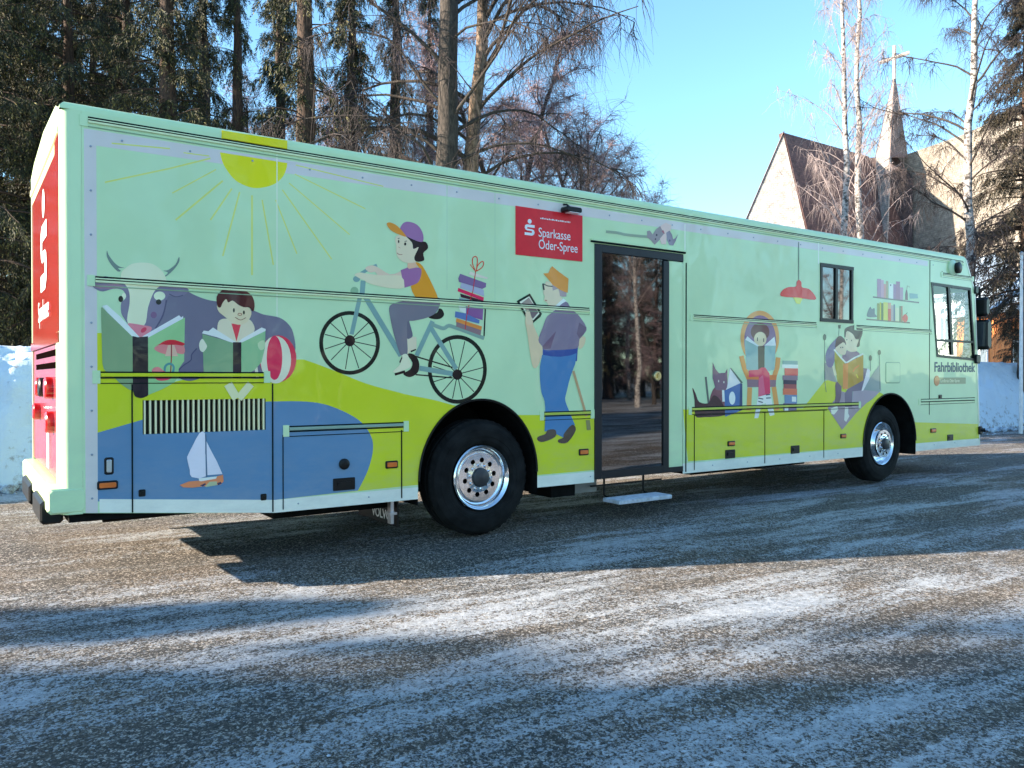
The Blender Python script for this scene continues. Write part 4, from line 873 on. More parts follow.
# ---------------- small side fittings
def lamp(px, py, wx, hz_, name='marker_lamp', mt=MAMBER):
    x, z = S(px, py); m = MB(); m.box(x - wx / 2 - .012, x + wx / 2 + .012, D - .012, D + .01, z - hz_ / 2 - .012, z + hz_ / 2 + .012, 0, c=.008); m.box(x - wx / 2, x + wx / 2, D - .02, D - .010, z - hz_ / 2, z + hz_ / 2, 1, c=.006)
    m.build(name, [MBLACK, mt], bus)
lamp(107.5, 485, .105, .035); lamp(391.5, 464.5, .09, .04); lamp(583.5, 452, .10, .04); lamp(731, 443.5, .10, .035); lamp(843, 436, .10, .035); lamp(933, 430.5, .13, .04)
def lock(px, py, wx, h_, nm='hatch_lock'):
    x, z = S(px, py); m = MB(); m.box(x - wx / 2, x + wx / 2, D - .008, D + .01, z - h_ / 2, z + h_ / 2, 0, c=.006); m.box(x - wx * .3, x + wx * .3, D - .016, D - .008, z - h_ * .15, z + h_ * .2, 0); m.build(nm, MBLACK, bus)
lock(142, 493, .045, .05); lock(263.5, 497, .045, .05); lock(344, 484, .19, .10); lock(730, 454, .17, .10); lock(795, 449.5, .17, .10); lock(950, 437.5, .17, .09); lock(940, 397, .09, .07)
x, z = S(344, 464); m = MB(); m.lathe_y(x, D, z, [(.045, .01), (.045, -.012), (.03, -.02), (.001, -.02)], 24); smooth_auto(m.build('filler_cap', MBLACK, bus))
x, z = S(109, 466); m = MB(); m.box(x - .03, x + .03, D - .006, D + .01, z - .06, z + .06, 0, c=.01); m.box(x - .016, x + .016, D - .014, D - .004, z - .045, z + .045, 1, c=.006); m.build('latch', [MBLACK, MALU], bus)
xa, za = S(885, 384); xb, zb = S(900.5, 361.5); m = MB(); m.box(xa, xb, D - .003, D + .005, za, zb, 0, c=.02); m.box(xa + .015, xb - .015, D - .006, D + .005, za + .015, zb - .015, 1, c=.015); m.build('fuel_flap', [paint((104, 158, 138)), MMINT], bus)
x, z = S(953, 268); m = MB(); m.lathe_y(x - .04, D, z, [(.12, .0), (.12, -.02), (.10, -.035), (.001, -.04)], 28, 1); m.lathe_y(x + .04, D, z, [(.085, .0), (.085, -.075), (.06, -.09), (.001, -.09)], 28, 0); smooth_auto(m.build('round_vent', [MBLACK, paint((140, 196, 180))], bus))
# rivets on the pale borders
rv = []
for k in range(26): rv.append((.95 + k * .45, 3.09, .008))
# [(.008, .002), (.008, -.004), (.001, -.005)], 6)
for k in range(9): rv.append((.755, .62 + k * .30, .008))
# [(.008, .002), (.008, -.004), (.001, -.005)], 6)
for k in range(18):
    x = 2.2 + k * .6
    if not (3.1 < x < 4.65 or 5.2 < x < 6.6 or 9.9 < x < 11.35): rv.append((x, .455, .007))
for x, z, r_ in rv: MB().lathe_y(x, D, z, [(r_, .002), (r_, -.004), (.001, -.005)], 6).build('rivet', pm('rivet_grey', (.3, .34, .4), .4, metal=.5), bus)
# red sign with lettering and a small camera over it
m = MB(); m.box(4.285, 5.09, D - .007, D + .005, 2.592, 3.045); sp = m.build('sign_panel', pm('sign_red', (.80, .028, .040), .45, coat=.15, spec=.2, var=.04), bus, label='red bank advertising sign')
ys = D - .0088
text('lettering', 'Sparkasse', MWHITE, sp, (4.545, ys, 2.785), .125, sx=.80, ext=.0005); text('lettering', 'Oder-Spree', MWHITE, sp, (4.545, ys, 2.672), .125, sx=.80, ext=.0005)
s_logo('letter_logo', sp, lambda a, b: (4.385 + a * .135, ys, 2.785 + b * .115), MWHITE)
m = MB(); rr = random.Random(4); x = 4.57
while x < 4.93:
    w_ = rr.uniform(.008, .022); m.box(x, x + w_, ys - .0004, ys + .001, 2.955, 2.955 + rr.choice((.010, .014))); x += w_ + .007
m.build('small_print', MWHITE, sp)
m = MB(); x, z = S(566, 211); m.tube([(x - .03, D, z + .06), (x - .03, D - .05, z + .05), (x, D - .08, z + .01)], .010); m.box(x - .09, x + .10, D - .13, D - .03, z - .03, z + .02, 0, c=.012); m.box(x - .05, x + .09, D - .125, D - .05, z - .036, z - .030, 1)
m.build('sign_camera', [MBLACK, MWHITE], bus)
# lettering at the cab
xl, zl = S(934, 371.5); xr, zr = S(974, 373)
text('lettering', 'Fahrbibliothek', MTEXT, bus, (xl, D - .0025, zl), .20, sx=(xr - xl) / 1.14, ext=.0005, bold=.004)
xa, za = S(935.5, 384); xb, zb = S(965.5, 377.5)
m = MB(); m.box(xa, xb, D - .004, D + .004, za, zb, 0); m.lathe_y(xa + .03, D - .004, (za + zb) / 2, [(.075, .004), (.075, -.002), (.001, -.002)], 20, 1); m.build('badge', [paint((112, 146, 122)), paint((150, 120, 84))], bus)
text('lettering', 'Landkreis Oder-Spree', paint((196, 214, 200)), bus, (xa + .13, D - .0052, za + .025), .068, sx=.92, ext=.0004)
# mirror on its arm, black
m = MB()
m.tube([(13.0, D + .03, 2.80), (13.12, D + .0, 2.84), (13.24, D + .04, 2.72), (13.25, D + .04, 1.95), (13.10, D + .06, 1.75)], .018)
m.box(13.16, 13.30, D - .09, D + .12, 2.40, 2.70, 0, c=.04); m.box(13.16, 13.32, D - .11, D + .13, 1.88, 2.35, 0, c=.04); m.box(12.96, 13.06, D - .03, D + .04, 2.74, 2.86, 0, c=.02); m.box(12.98, 13.12, D - .04, D + .04, 1.66, 1.80, 0, c=.02)
mi = m.build('wing_mirror', MBLACK, bus)
m = MB(); m.add([(13.156, D - .09, 1.93), (13.156, D + .11, 1.93), (13.156, D + .11, 2.31), (13.156, D - .09, 2.31)], [(0, 3, 2, 1)]); m.build('mirror_glass', pm('mirror', (.03, .035, .045), .1, spec=.6), mi)
m = MB(); m.tube([(X1 - .02, D - .0, .62), (X1 + .03, D - .06, .62)], .03, 10); m.box(13.12, 13.22, D - .03, D + .05, .55, .68, 0, c=.02); m.build('corner_lamp', MBLACK, bus)
# edge strip at the front corner
m = MB()
for (a, b), (c, d) in zip(front, front[1:]): m.add([(a - .03, D - .004, b), (a + .004, D - .004, b), (c + .004, D - .004, d), (c - .03, D - .004, d), (a + .004, D + .03, b), (c + .004, D + .03, d)], [(0, 1, 2, 3), (1, 4, 5, 2)])
m.build('front_edge', paint((196, 226, 216)), bus)
# ------------------------------------------------------------------ buildings behind
def shingle(name, c1, c2, sc_=(3, 9)):
    m = bpy.data.materials.new(name); m.use_nodes = True; nt = m.node_tree; L_ = nt.links.new; N = nt.nodes.new; b = nt.nodes['Principled BSDF']
    tc = N('ShaderNodeTexCoord'); br = N('ShaderNodeTexBrick'); br.inputs['Scale'].default_value = 1; br.inputs['Brick Width'].default_value = .22; br.inputs['Row Height'].default_value = .13
    br.inputs['Mortar Size'].default_value = .012; br.inputs['Color1'].default_value = c1 + (1,); br.inputs['Color2'].default_value = c2 + (1,); br.inputs['Mortar'].default_value = tuple(v * .62 for v in c1) + (1,)
    L_(tc.outputs['UV'], br.inputs['Vector'])
    n = N('ShaderNodeTexNoise'); n.inputs['Scale'].default_value = 1.1; n.inputs['Detail'].default_value = 8; n.inputs['Roughness'].default_value = .75; L_(tc.outputs['UV'], n.inputs['Vector'])
    n.inputs['Scale'].default_value = 2.6
    mr = N('ShaderNodeMapRange'); mr.inputs[1].default_value = .3; mr.inputs[2].default_value = .7; mr.inputs[3].default_value = .45; mr.inputs[4].default_value = 1.5; L_(n.outputs['Fac'], mr.inputs[0])
    vm = N('ShaderNodeVectorMath'); vm.operation = 'SCALE'; L_(br.outputs['Color'], vm.inputs[0]); L_(mr.outputs[0], vm.inputs['Scale']); L_(vm.outputs[0], b.inputs['Base Color']); b.inputs['Roughness'].default_value = .85
    bp = N('ShaderNodeBump'); bp.inputs['Strength'].default_value = .5; bp.inputs['Distance'].default_value = .03; L_(br.outputs['Fac'], bp.inputs['Height']); bp.invert = True; L_(bp.outputs[0], b.inputs['Normal'])
    return m
SH_BROWN = shingle('brown_shingle', (.16, .085, .075), (.10, .055, .055)); SH_PALE = shingle('pale_shingle', (.27, .235, .20), (.20, .172, .143)); RENDER = shingle('pale_render_spire_lit', (.34, .315, .30), (.29, .27, .255)); SH_DK = shingle('dark_shingle', (.085, .055, .055), (.055, .038, .04))
def wallpoly(name, pts, mat_, parent, thick=.3):
    """a planar outline in 3-D given real thickness, with metre UVs"""
    P = [Vector(p) for p in pts]; n = Vector((0, 0, 0))
    for i in range(len(P)):
        a, b = P[i], P[(i + 1) % len(P)]; n += a.cross(b)
    n.normalize(); k = len(P)
    if n.dot(P[0] - EY) > 0: n = -n
    Q = [p - n * thick for p in P]
    fs_ = [tuple(range(k)), tuple(range(2 * k - 1, k - 1, -1))] + [(i, i + k, (i + 1) % k + k, (i + 1) % k) for i in range(k)]
    o = mesh_obj(name, P + Q, fs_, mat_, parent)
    u = Vector((n.y, -n.x, 0)); u = u.normalized() if u.length > .01 else Vector((1, 0, 0)); v = n.cross(u)
    uv = o.data.uv_layers.new(name='UVMap')
    for lp in o.data.loops:
        c = o.data.vertices[lp.vertex_index].co; uv.data[lp.index].uv = (c.dot(u), c.dot(v))
    return o
def up(px, py, Z): p = at(px, Z); p.z = hz(py, Z); return p
church = empty('church', at(880, 52), 'shingled church with steep brown roof, pale gable and slim spire topped by a cross', 'church')
ap = up(782, 133, 48); gl = at(668, 51); gr = at(846, 46.5)
re_ = up(868, 157, 53)
wallpoly('gable_wall', [gl, gr, ap], RENDER, church)
wallpoly('roof', [ap, gr, at(905, 51.5), up(912, 243, 53.5), re_], SH_BROWN, church)
m = MB(); e_ = Vector((.05, -.05, .02)); m.tube([gl + e_, ap + e_, gr + e_], .10, 4); m.build('gable_edge', pm('edge_board', (.10, .05, .045), .7), church)
# tower under the spire
tz = 55
tw = [at(869, tz - 1), at(912, tz - 2), at(917, tz + 2), at(872, tz + 3)]
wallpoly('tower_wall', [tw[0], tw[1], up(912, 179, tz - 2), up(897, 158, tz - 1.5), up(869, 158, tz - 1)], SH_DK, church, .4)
# spire: four sided, sun and shade put into face colours; lower part runs down pale
sc0 = at(893, 54); top = up(893, 76, 54); zb_ = hz(163, 54); zb2 = hz(158, 54)
def sp(px, Z): p = at(px, Z); p.z = hz(158, Z); return p
b1, b2, b3, b4 = sp(875, 53), sp(889, 51.6), sp(906.5, 53.4), sp(892, 55)
def tri(name, pts, mt):
    o = wallpoly(name, pts, mt, church, .05); return o
tri('spire_face', [b1, b2, top], RENDER); tri('spire_face', [b2, b3, top], shingle('spire_shade_brown', (.24, .15, .12), (.18, .11, .09))); tri('spire_face', [b3, b4, top], SH_DK); tri('spire_face', [b4, b1, top], SH_DK)  # pale face stands for sunlight, brown face for the shaded side
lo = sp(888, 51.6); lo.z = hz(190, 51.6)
wallpoly('spire_wall', [b1 - Vector((0, 0, .02)), b2 - Vector((0, 0, .02)), lo, at(880, 52)], RENDER, church, .1)  # carries the painted sunlit tone of the face above
m = MB(); ct = top + Vector((0, 0, (76 - 47) * 54 / 800)); m.tube([top - Vector((0, 0, .3)), ct], .13, 6)
a_ = RT * .83 + FW * -.35; cz0 = top + Vector((0, 0, (76 - 59) * 54 / 800)); m.tube([cz0 - a_ + Vector((0, 0, -.2)), cz0 + a_ + Vector((0, 0, .2))], .12, 6)
m.build('cross', pm('cross_metal', (.45, .38, .34), .6), church)
# large pale roof of the hall right of the tower
na = up(897, 158, 54); nb = up(912, 180, 53.2)
wallpoly('hall_wall', [na, nb, at(912, 53.2), at(1130, 40), up(1130, 63, 40), up(1024, 107, 45.5), up(960, 136, 49.5)], SH_PALE, church, .5)

ORANGE = pm('orange_boards', (.62, .20, .055), .75, var=.12, scale=5)
WTRIM = pm('white_trim', (.8, .8, .78), .6)
def house(name, label, pl, pr_, h, depth, mt, boards=True, wins=(), roofh=1.6, board_gap=.28):
    e = empty(name, (pl + pr_) / 2, label, 'house')
    u = (pr_ - pl); Lw = u.length; u.normalize(); n = Vector((-u.y, u.x, 0)); n = n if n.dot(pl - EY) > 0 else -n
    def M(a, d, z): return pl + u * a + n * d + Vector((0, 0, z))
    def bx(mb, a0, a1, d0, d1, z0, z1, mi=0): mb.add([M(a0, d0, z0), M(a1, d0, z0), M(a1, d1, z0), M(a0, d1, z0), M(a0, d0, z1), M(a1, d0, z1), M(a1, d1, z1), M(a0, d1, z1)], [(0, 3, 2, 1), (4, 5, 6, 7), (0, 1, 5, 4), (1, 2, 6, 5), (2, 3, 7, 6), (3, 0, 4, 7)], mi)
    mb = MB(); bx(mb, 0, Lw, 0, depth, 0, h)
    if boards:
        k = 0
        while k * board_gap < Lw: bx(mb, k * board_gap + .01, (k + 1) * board_gap - .015, -.03, -.001, .3, h - .05); k += 1
        k = 0
        while k * board_gap < depth:
            for s_ in (0, 1): 
                a = -.03 if s_ == 0 else Lw + .001
                bx(mb, a, a + .029, k * board_gap + .01, (k + 1) * board_gap - .015, .3, h - .05)
            k += 1
    wl = mb.build('wall', mt, e)
    mb = MB()
    mb.add([M(-.4, -.5, h - .1), M(Lw + .4, -.5, h - .1), M(Lw + .4, depth / 2, h + roofh), M(-.4, depth / 2, h + roofh), M(-.4, depth + .5, h - .1), M(Lw + .4, depth + .5, h - .1)], [(0, 1, 2, 3), (3, 2, 5, 4), (0, 3, 4), (1, 5, 2)])
    rf = mb.build('roof', SNOW, e)
    md = rf.modifiers.new('t', 'SOLIDIFY'); md.thickness = .18
    for a0, a1, z0, z1 in wins:
        mb = MB(); bx(mb, a0, a1, -.07, -.035, z0, z1); bx(mb, a0 + .09, a1 - .09, -.075, -.071, z0 + .09, z1 - .09, 1); bx(mb, (a0 + a1) / 2 - .03, (a0 + a1) / 2 + .03, -.09, -.076, z0 + .09, z1 - .09)
        mb.build('window', [WTRIM, pm('house_pane', (.10, .13, .17), .08)], wl)
    return e
house('wooden_house', 'orange board cabin lit by the sun beyond the snow bank', at(957, 33), at(1075, 27), 4.1, 4, ORANGE, wins=[(1.0, 1.9, 1.6, 2.8), (3.2, 4.0, 1.6, 2.8)])
house('white_house', 'white house with grey windows seen through the cab window', at(908, 40), at(953, 35), 5.2, 3, WTRIM, boards=False, wins=[(.5, 1.6, 3.0, 4.6), (2.2, 3.3, 3.0, 4.6), (3.8, 4.9, 3.0, 4.6), (.5, 1.6, 1.1, 2.3), (2.2, 3.3, 1.1, 2.3), (3.8, 4.9, 1.1, 2.3)])
p0 = at(1021, 20.5)
pole = empty('flag_pole', p0, 'thin white pole standing behind the snow bank near the right edge', 'pole')
m = MB(); m.tube([p0, p0 + Vector((0, 0, hz(255, 20.5)))], [.05, .035], 10); m.build('pole_shaft', pm('white_pole', (.75, .75, .75), .5), pole)
m = MB(); q = p0 + Vector((0, 0, hz(255, 20.5))); m.tube([q, q + Vector((0, 0, .05)), q + Vector((0, 0, .09))], [.045, .055, .01], 10); m.build('pole_cap', MALU, pole)

# ------------------------------------------------------------------ trees
def tubes(name, segs, sides, mat_, parent, label=None):
    A = np.array([s[0] for s in segs]); B_ = np.array([s[1] for s in segs]); ra = np.array([s[2] for s in segs]); rb = np.array([s[3] for s in segs])
    d = B_ - A; d /= np.linalg.norm(d, axis=1, keepdims=True) + 1e-9
    ref = np.where(np.abs(d[:, 2:3]) < .9, np.array([[0, 0, 1.]]), np.array([[1., 0, 0]])); a = np.cross(d, ref); a /= np.linalg.norm(a, axis=1, keepdims=True); b = np.cross(d, a)
    V = []
    for P_, r_ in ((A, ra), (B_, rb)):
        for k in range(sides):
            t = 2 * math.pi * k / sides; V.append(P_ + (a * math.cos(t) + b * math.sin(t)) * r_[:, None])
    V = np.stack(V, 1).reshape(-1, 3); n = len(segs); base = (np.arange(n) * 2 * sides)[:, None]
    Fq = np.concatenate([base + np.array([[k, (k + 1) % sides, sides + (k + 1) % sides, sides + k]]) for k in range(sides)], 0)
    o = np_obj(name, V, Fq, mat_, parent, smooth=True)
    if label: o['label'] = label
    return o
def trunk_mesh(pts, rs, mat_, parent, seed, n=12):
    rr = random.Random(seed); m = MB(); vs_ = []; fs_ = []
    for j, (p, r_) in enumerate(zip(pts, rs)):
        for k in range(n):
            t = 2 * math.pi * k / n; q = r_ * (1 + .10 * mnoise.noise(Vector((math.cos(t) * 2, math.sin(t) * 2, p[2] * 1.5 + seed)))) * (1 + (.35 if j == 0 else 0))
            vs_.append((p[0] + q * math.cos(t), p[1] + q * math.sin(t), p[2]))
    for j in range(len(pts) - 1):
        for k in range(n): fs_.append((j * n + k, j * n + (k + 1) % n, (j + 1) * n + (k + 1) % n, (j + 1) * n + k))
    return mesh_obj('trunk', vs_, fs_, mat_, parent, smooth=True, local=True)
def bark(name, c1, c2, scale=(14, 14, 2), thr=(.35, .65)):
    m = bpy.data.materials.new(name); m.use_nodes = True; nt = m.node_tree; L_ = nt.links.new; N = nt.nodes.new; b = nt.nodes['Principled BSDF']
    tc = N('ShaderNodeTexCoord'); mp = N('ShaderNodeMapping'); mp.inputs['Scale'].default_value = scale; L_(tc.outputs['Object'], mp.inputs[0])
    n = N('ShaderNodeTexNoise'); n.inputs['Scale'].default_value = 1; n.inputs['Detail'].default_value = 7; n.inputs['Roughness'].default_value = .7; L_(mp.outputs[0], n.inputs['Vector'])
    r = N('ShaderNodeValToRGB'); r.color_ramp.elements[0].position = thr[0]; r.color_ramp.elements[0].color = c1 + (1,); r.color_ramp.elements[1].position = thr[1]; r.color_ramp.elements[1].color = c2 + (1,)
    L_(n.outputs['Fac'], r.inputs[0]); L_(r.outputs[0], b.inputs['Base Color']); b.inputs['Roughness'].default_value = .9
    bp = N('ShaderNodeBump'); bp.inputs['Strength'].default_value = .8; bp.inputs['Distance'].default_value = .03; L_(n.outputs['Fac'], bp.inputs['Height']); L_(bp.outputs[0], b.inputs['Normal'])
    return m
BIRCH = bark('birch_bark', (.04, .035, .032), (.44, .40, .38), (7, 7, 11), (.42, .54)); PINE = bark('pine_bark', (.010, .007, .006), (.10, .058, .038), (26, 26, 7)); GREYB = bark('grey_bark', (.012, .010, .009), (.075, .058, .047), (26, 26, 8))
TW_PALE = pm('pale_twig', (.28, .22, .21), .8, var=.3, scale=2); TW_BROWN = pm('brown_twig', (.034, .024, .024), .8, var=.4, scale=2); TW_PINK = pm('rosy_twig', (.30, .21, .22), .8, var=.3, scale=2)
def bare_tree(name, label, H, r0, seed, bark_, twig_, z0=2.0, nprim=34, spread=.34, droop=.5, nsec=9, ntw=8, twr=.0055, lean=(0, 0), group='bare trees', mass=1.0, reach=None, up0=.35, td=None, limb=None):
    rr = random.Random(seed); e = empty(name, (0, 0, 0), label, 'tree', group)
    pts = []; rs = []; x = y = 0
    nst = 16
    for j in range(nst + 1):
        t = j / nst; pts.append((x + lean[0] * t * t, y + lean[1] * t * t, H * t - .1)); rs.append(r0 * (1 - t) ** .8 + .012)
        x += rr.gauss(0, .05) * H / 14; y += rr.gauss(0, .05) * H / 14
    trunk_mesh(pts, rs, bark_, e, seed)
    def tp(z):
        t = max(0, min(.999, z / H)) * nst; j = int(t); f = t - j; a, b = pts[j], pts[j + 1]
        return Vector((a[0] + (b[0] - a[0]) * f, a[1] + (b[1] - a[1]) * f, z)), rs[j] * (1 - f) + rs[j + 1] * f
    big = []; small = []
    def walk(p, d, L_, r_, nseg, dr, wob, out):
        path = [p.copy()]; q = p.copy(); dd = d.copy()
        for k in range(nseg):
            f0 = r_ * (1 - k / nseg * .8); f1 = r_ * (1 - (k + 1) / nseg * .8)
            n_ = q + dd * (L_ / nseg); out.append((tuple(q), tuple(n_), f0, f1)); q = n_; path.append(q.copy())
            dd = (dd + Vector((rr.gauss(0, wob), rr.gauss(0, wob), rr.gauss(0, wob) - dr))).normalized()
        return path
    for i in range(nprim):
        z = z0 + (H * .96 - z0) * (i + rr.random()) / nprim; p, rt = tp(z); fz = (z - z0) / (H - z0)
        L_ = (reach or H * spread) * (1 - fz * .72) * rr.uniform(.6, 1.1); az = rr.random() * 6.283
        td = droop if td is None else td; up_ = up0 + .7 * fz + rr.uniform(-.15, .2)
        d = Vector((math.cos(az), math.sin(az), up_)).normalized(); rb_ = min(rt * .5, .008 + L_ * (.005 if limb is TW_PALE else .009))
        path = walk(p, d, L_, rb_, 9, .05 + droop * .10, .09, big)
        for s_ in range(nsec):
            k = rr.randint(2, 9); q = path[k]; ax = (path[k] - path[k - 1]).normalized()
            d2 = (ax * .7 + Vector((rr.gauss(0, .6), rr.gauss(0, .6), rr.gauss(.1, .35)))).normalized()
            L2 = L_ * rr.uniform(.22, .5) * (1 - k / 14); pth2 = walk(q, d2, L2, max(.009, rb_ * .4), 5, droop * .22, .14, small)
            for t_ in range(int(ntw * 1.9)):
                k2 = rr.randint(1, 5); q2 = pth2[k2]
                d3 = Vector((rr.gauss(0, .5), rr.gauss(0, .5), rr.gauss(.15 - td * .9, .35))).normalized()
                walk(q2, d3, rr.uniform(.3, 1.05) * mass * (.6 + L2 * .4), twr, 4, td * .4, .26, small)
    crown = tubes('crown', big, 5, limb or (bark_ if bark_ is not BIRCH else GREYB), e)
    tw = tubes('twigs', small, 3, twig_, crown)
    return e
def leafmat(name, ramp):
    m = bpy.data.materials.new(name); m.use_nodes = True; nt = m.node_tree; L_ = nt.links.new; N = nt.nodes.new; b = nt.nodes['Principled BSDF']
    g = N('ShaderNodeNewGeometry'); r = N('ShaderNodeValToRGB')
    for i, (p_, c) in enumerate(ramp):
        if i < 2: e_ = r.color_ramp.elements[i]; e_.position = p_
        else: e_ = r.color_ramp.elements.new(p_)
        e_.color = c + (1,)
    L_(g.outputs['Random Per Island'], r.inputs[0]); L_(r.outputs[0], b.inputs['Base Color']); b.inputs['Roughness'].default_value = .75
    return m
NEEDLE = leafmat('spruce_needles', [(0, (.012, .016, .006)), (1, (.19, .165, .04)), (.4, (.016, .019, .007)), (.78, (.045, .044, .013))])
NEEDLE_B = leafmat('brown_needles', [(0, (.014, .012, .007)), (1, (.12, .085, .05)), (.4, (.03, .026, .014)), (.75, (.055, .045, .025))])
def spruce(name, label, H, Rm, seed, r0=.2, z0=1.0, needle=NEEDLE, dens=1.0, ragged=.3, bark_=PINE, hang=.55, step=.42, group='spruce trees', top_only=None, size=1.0, category='tree'):
    rr = random.Random(seed); rs_ = np.random.RandomState(seed); e = empty(name, (0, 0, 0), label, category, group)
    pts = [(rr.gauss(0, .02), rr.gauss(0, .02), H * j / 14 - .1) for j in range(15)]; rs = [r0 * (1 - j / 14) ** .9 + .015 for j in range(15)]
    trunk_mesh(pts, rs, bark_, e, seed)
    big = []; O = []; Dv = []; Ln = []
    z = z0
    while z < H * .985:
        fz = (z - z0) / (H - z0); nb = rr.randint(5, 7)
        for b_ in range(nb):
            if rr.random() > dens + .25: continue
            az = rr.random() * 6.283; L_ = max(.15, Rm * (1 - fz) ** .75 * rr.uniform(1 - ragged * 1.6, 1.08))
            q = Vector((0, 0, z + rr.uniform(-.15, .15))); d = Vector((math.cos(az), math.sin(az), .10 + .5 * fz - .15)).normalized(); n_ = max(4, int(L_ / .22))
            for k in range(n_):
                f = k / n_; nx_ = q + d * (L_ / n_); big.append((tuple(q), tuple(nx_), max(.006, (.012 + .012 * L_) * (1 - f)), max(.005, (.012 + .012 * L_) * (1 - (k + 1) / n_))))
                if f > .12:
                    nt_ = int(rr.uniform(4.2, 8.2) * dens + .5); side_ = Vector((-d.y, d.x, 0)).normalized()
                    for t_ in range(nt_):
                        s_ = rr.choice((-1, 1)); dv = (d * rr.uniform(.2, .9) + side_ * s_ * rr.uniform(.2, 1.0) + Vector((0, 0, -rr.uniform(.4, 1.5) * hang * 2.2))).normalized()
                        O.append(tuple(q + d * rr.random() * (L_ / n_))); Dv.append(tuple(dv)); Ln.append(rr.uniform(.28, .80) * (.6 + .4 * (1 - fz)) * (1.15 - f * .5) * size)
                q = nx_; d = (d + Vector((0, 0, -.09 - .05 * hang + (.12 if f > .6 else 0) + rr.gauss(0, .04)))).normalized()
        z += step * (1 - .45 * fz) * rr.uniform(.7, 1.3)
    O = np.array(O); Dv = np.array(Dv); Ln = np.array(Ln); n = len(O); ns = 21
    crown = tubes('crown', big, 4, bark_, e)
    V = []
    for k in range(ns):                 # each twig: short needle sprays left and right along it
        f = (k + .3) / ns; c = O + Dv * (Ln * f)[:, None] + np.array([[0, 0, -1]]) * (Ln * f * f * .25)[:, None]
        rv = rs_.normal(size=(n, 3)); sd_ = np.cross(Dv, rv); sd_ /= np.linalg.norm(sd_, axis=1, keepdims=True) + 1e-9
        l2 = (.060 + .06 * (1 - f)) * rs_.uniform(.7, 1.3, n) * size; w2 = .0075 * rs_.uniform(.7, 1.5, n) * size
        fw = Dv * .8 + sd_ * rs_.uniform(.3, .9, (n, 1)) + np.array([[0, 0, -.3]]); fw /= np.linalg.norm(fw, axis=1, keepdims=True)
        nn = np.cross(fw, rv); nn /= np.linalg.norm(nn, axis=1, keepdims=True) + 1e-9
        a = c; tip = c + fw * l2[:, None]; mid = (a + tip) / 2
        V.append(np.stack([a, mid + nn * w2[:, None], tip, mid - nn * w2[:, None]], 1))
    V = np.concatenate(V, 0).reshape(-1, 3); Fq = np.arange(len(V)).reshape(-1, 4)
    nd = np_obj('needles', V, Fq, needle, crown)
    return e
def place(e, p, rz=0, s=1.0, label=None):
    e.location = p; e.rotation_euler = (0, 0, rz); e.scale = (s, s, s)
    if label: e['label'] = label
    return e
def dup(root, p, rz, s=1.0, label=None, group=None):
    r = root.copy(); COL.objects.link(r); r.location = p; r.rotation_euler = (0, 0, rz); r.scale = (s, s, s)
    if label: r['label'] = label
    if group: r['group'] = group
    for ch in list(root.children):
        c = ch.copy(); COL.objects.link(c); c.parent = r
        for g in ch.children:
            d = g.copy(); COL.objects.link(d); d.parent = c
    return r
# ---------------- the dark stand behind the coach on the left
sA = spruce('spruce_tree', 'broad sunlit olive spruce filling the left edge behind the rear corner', 13, 3.0, 11, r0=.22, z0=1.2, dens=1.0)
place(sA, at(-20, 16.5))
dup(sA, at(-90, 18), 1.7, 1.0, 'spruce just outside the left edge behind the rear end')
dup(sA, at(-190, 21), 3.7, 1.1, 'second spruce outside the left edge behind the rear end')
sB = spruce('spruce_tree', 'olive spruce rising straight above the rear corner of the coach', 14, 2.4, 12, r0=.2, z0=1.4, dens=.95)
place(sB, at(70, 17.5), 1)
dup(sA, at(128, 19.5), 2.2, 1.1, 'shadowy spruce just left of the two pale spruce gaps')
sC = spruce('spruce_tree', 'thin ragged dark spruce with a thick dark stem left of the painted sun', 14, 1.8, 13, r0=.30, z0=2.2, dens=.8, ragged=.5)
place(sC, at(168, 16.5), .5)
sD = spruce('spruce_tree', 'tall conifer with a straight thick reddish bare stem above the painted rays', 15, 1.7, 14, r0=.27, z0=3.0, dens=.5, ragged=.6, hang=.8)
place(sD, at(306, 15.5))
dup(sD, at(238, 18), 3.3, .85, 'ragged spruce with a slim stem above the painted sun')
dup(sC, at(352, 20), 1.3, .95, 'dangling dark conifer right behind the thick reddish stem')
dup(sD, at(396, 21), 2.1, 1.0, 'loose dark conifer just left of the double trunk')
dup(sC, at(205, 23), 4.3, 1.15, 'distant spruce between the two stems near the painted sun')
dup(sA, at(45, 20.5), 1.9, 1.0, 'spruce standing between the two sunlit olive spruces')
dup(sB, at(95, 23), 2.9, 1.1, 'shaded spruce above the rear corner, farther back')
dup(sA, at(-15, 23), .9, 1.1, 'dark spruce at the very left edge, farther back')
dup(sB, at(20, 24), 4, 1.1, 'far spruce at the left behind the sunlit one')
dup(sB, at(120, 27), 5, 1.1, 'far spruce closing the gap above the coach corner')
dup(sC, at(280, 25), 5.3, 1.1, 'distant spruce left of the reddish bare stem')
dup(sD, at(430, 26), .7, 1.0, 'distant loose conifer behind the double trunk')
# double trunk with long hanging limbs
w1 = bare_tree('birch_tree', 'thick dark trunk of the pair above the cyclist painting, with long hanging limbs', 17, .27, 21, GREYB, TW_BROWN, z0=4.4, nprim=34, droop=.7, td=1.0, up0=.7, nsec=9, ntw=8, reach=4.6, mass=1.3)
place(w1, at(447, 15.2))
w2 = bare_tree('birch_tree', 'slimmer sunlit flaky trunk standing right beside the thick dark one', 16, .19, 22, bark('flaky_bark', (.03, .02, .014), (.30, .21, .15), (16, 16, 6)), TW_BROWN, z0=4.6, nprim=34, droop=.75, td=1.1, up0=.7, nsec=9, ntw=8, reach=5.3, mass=1.4, limb=GREYB)
place(w2, at(471, 15.8), 1.1)
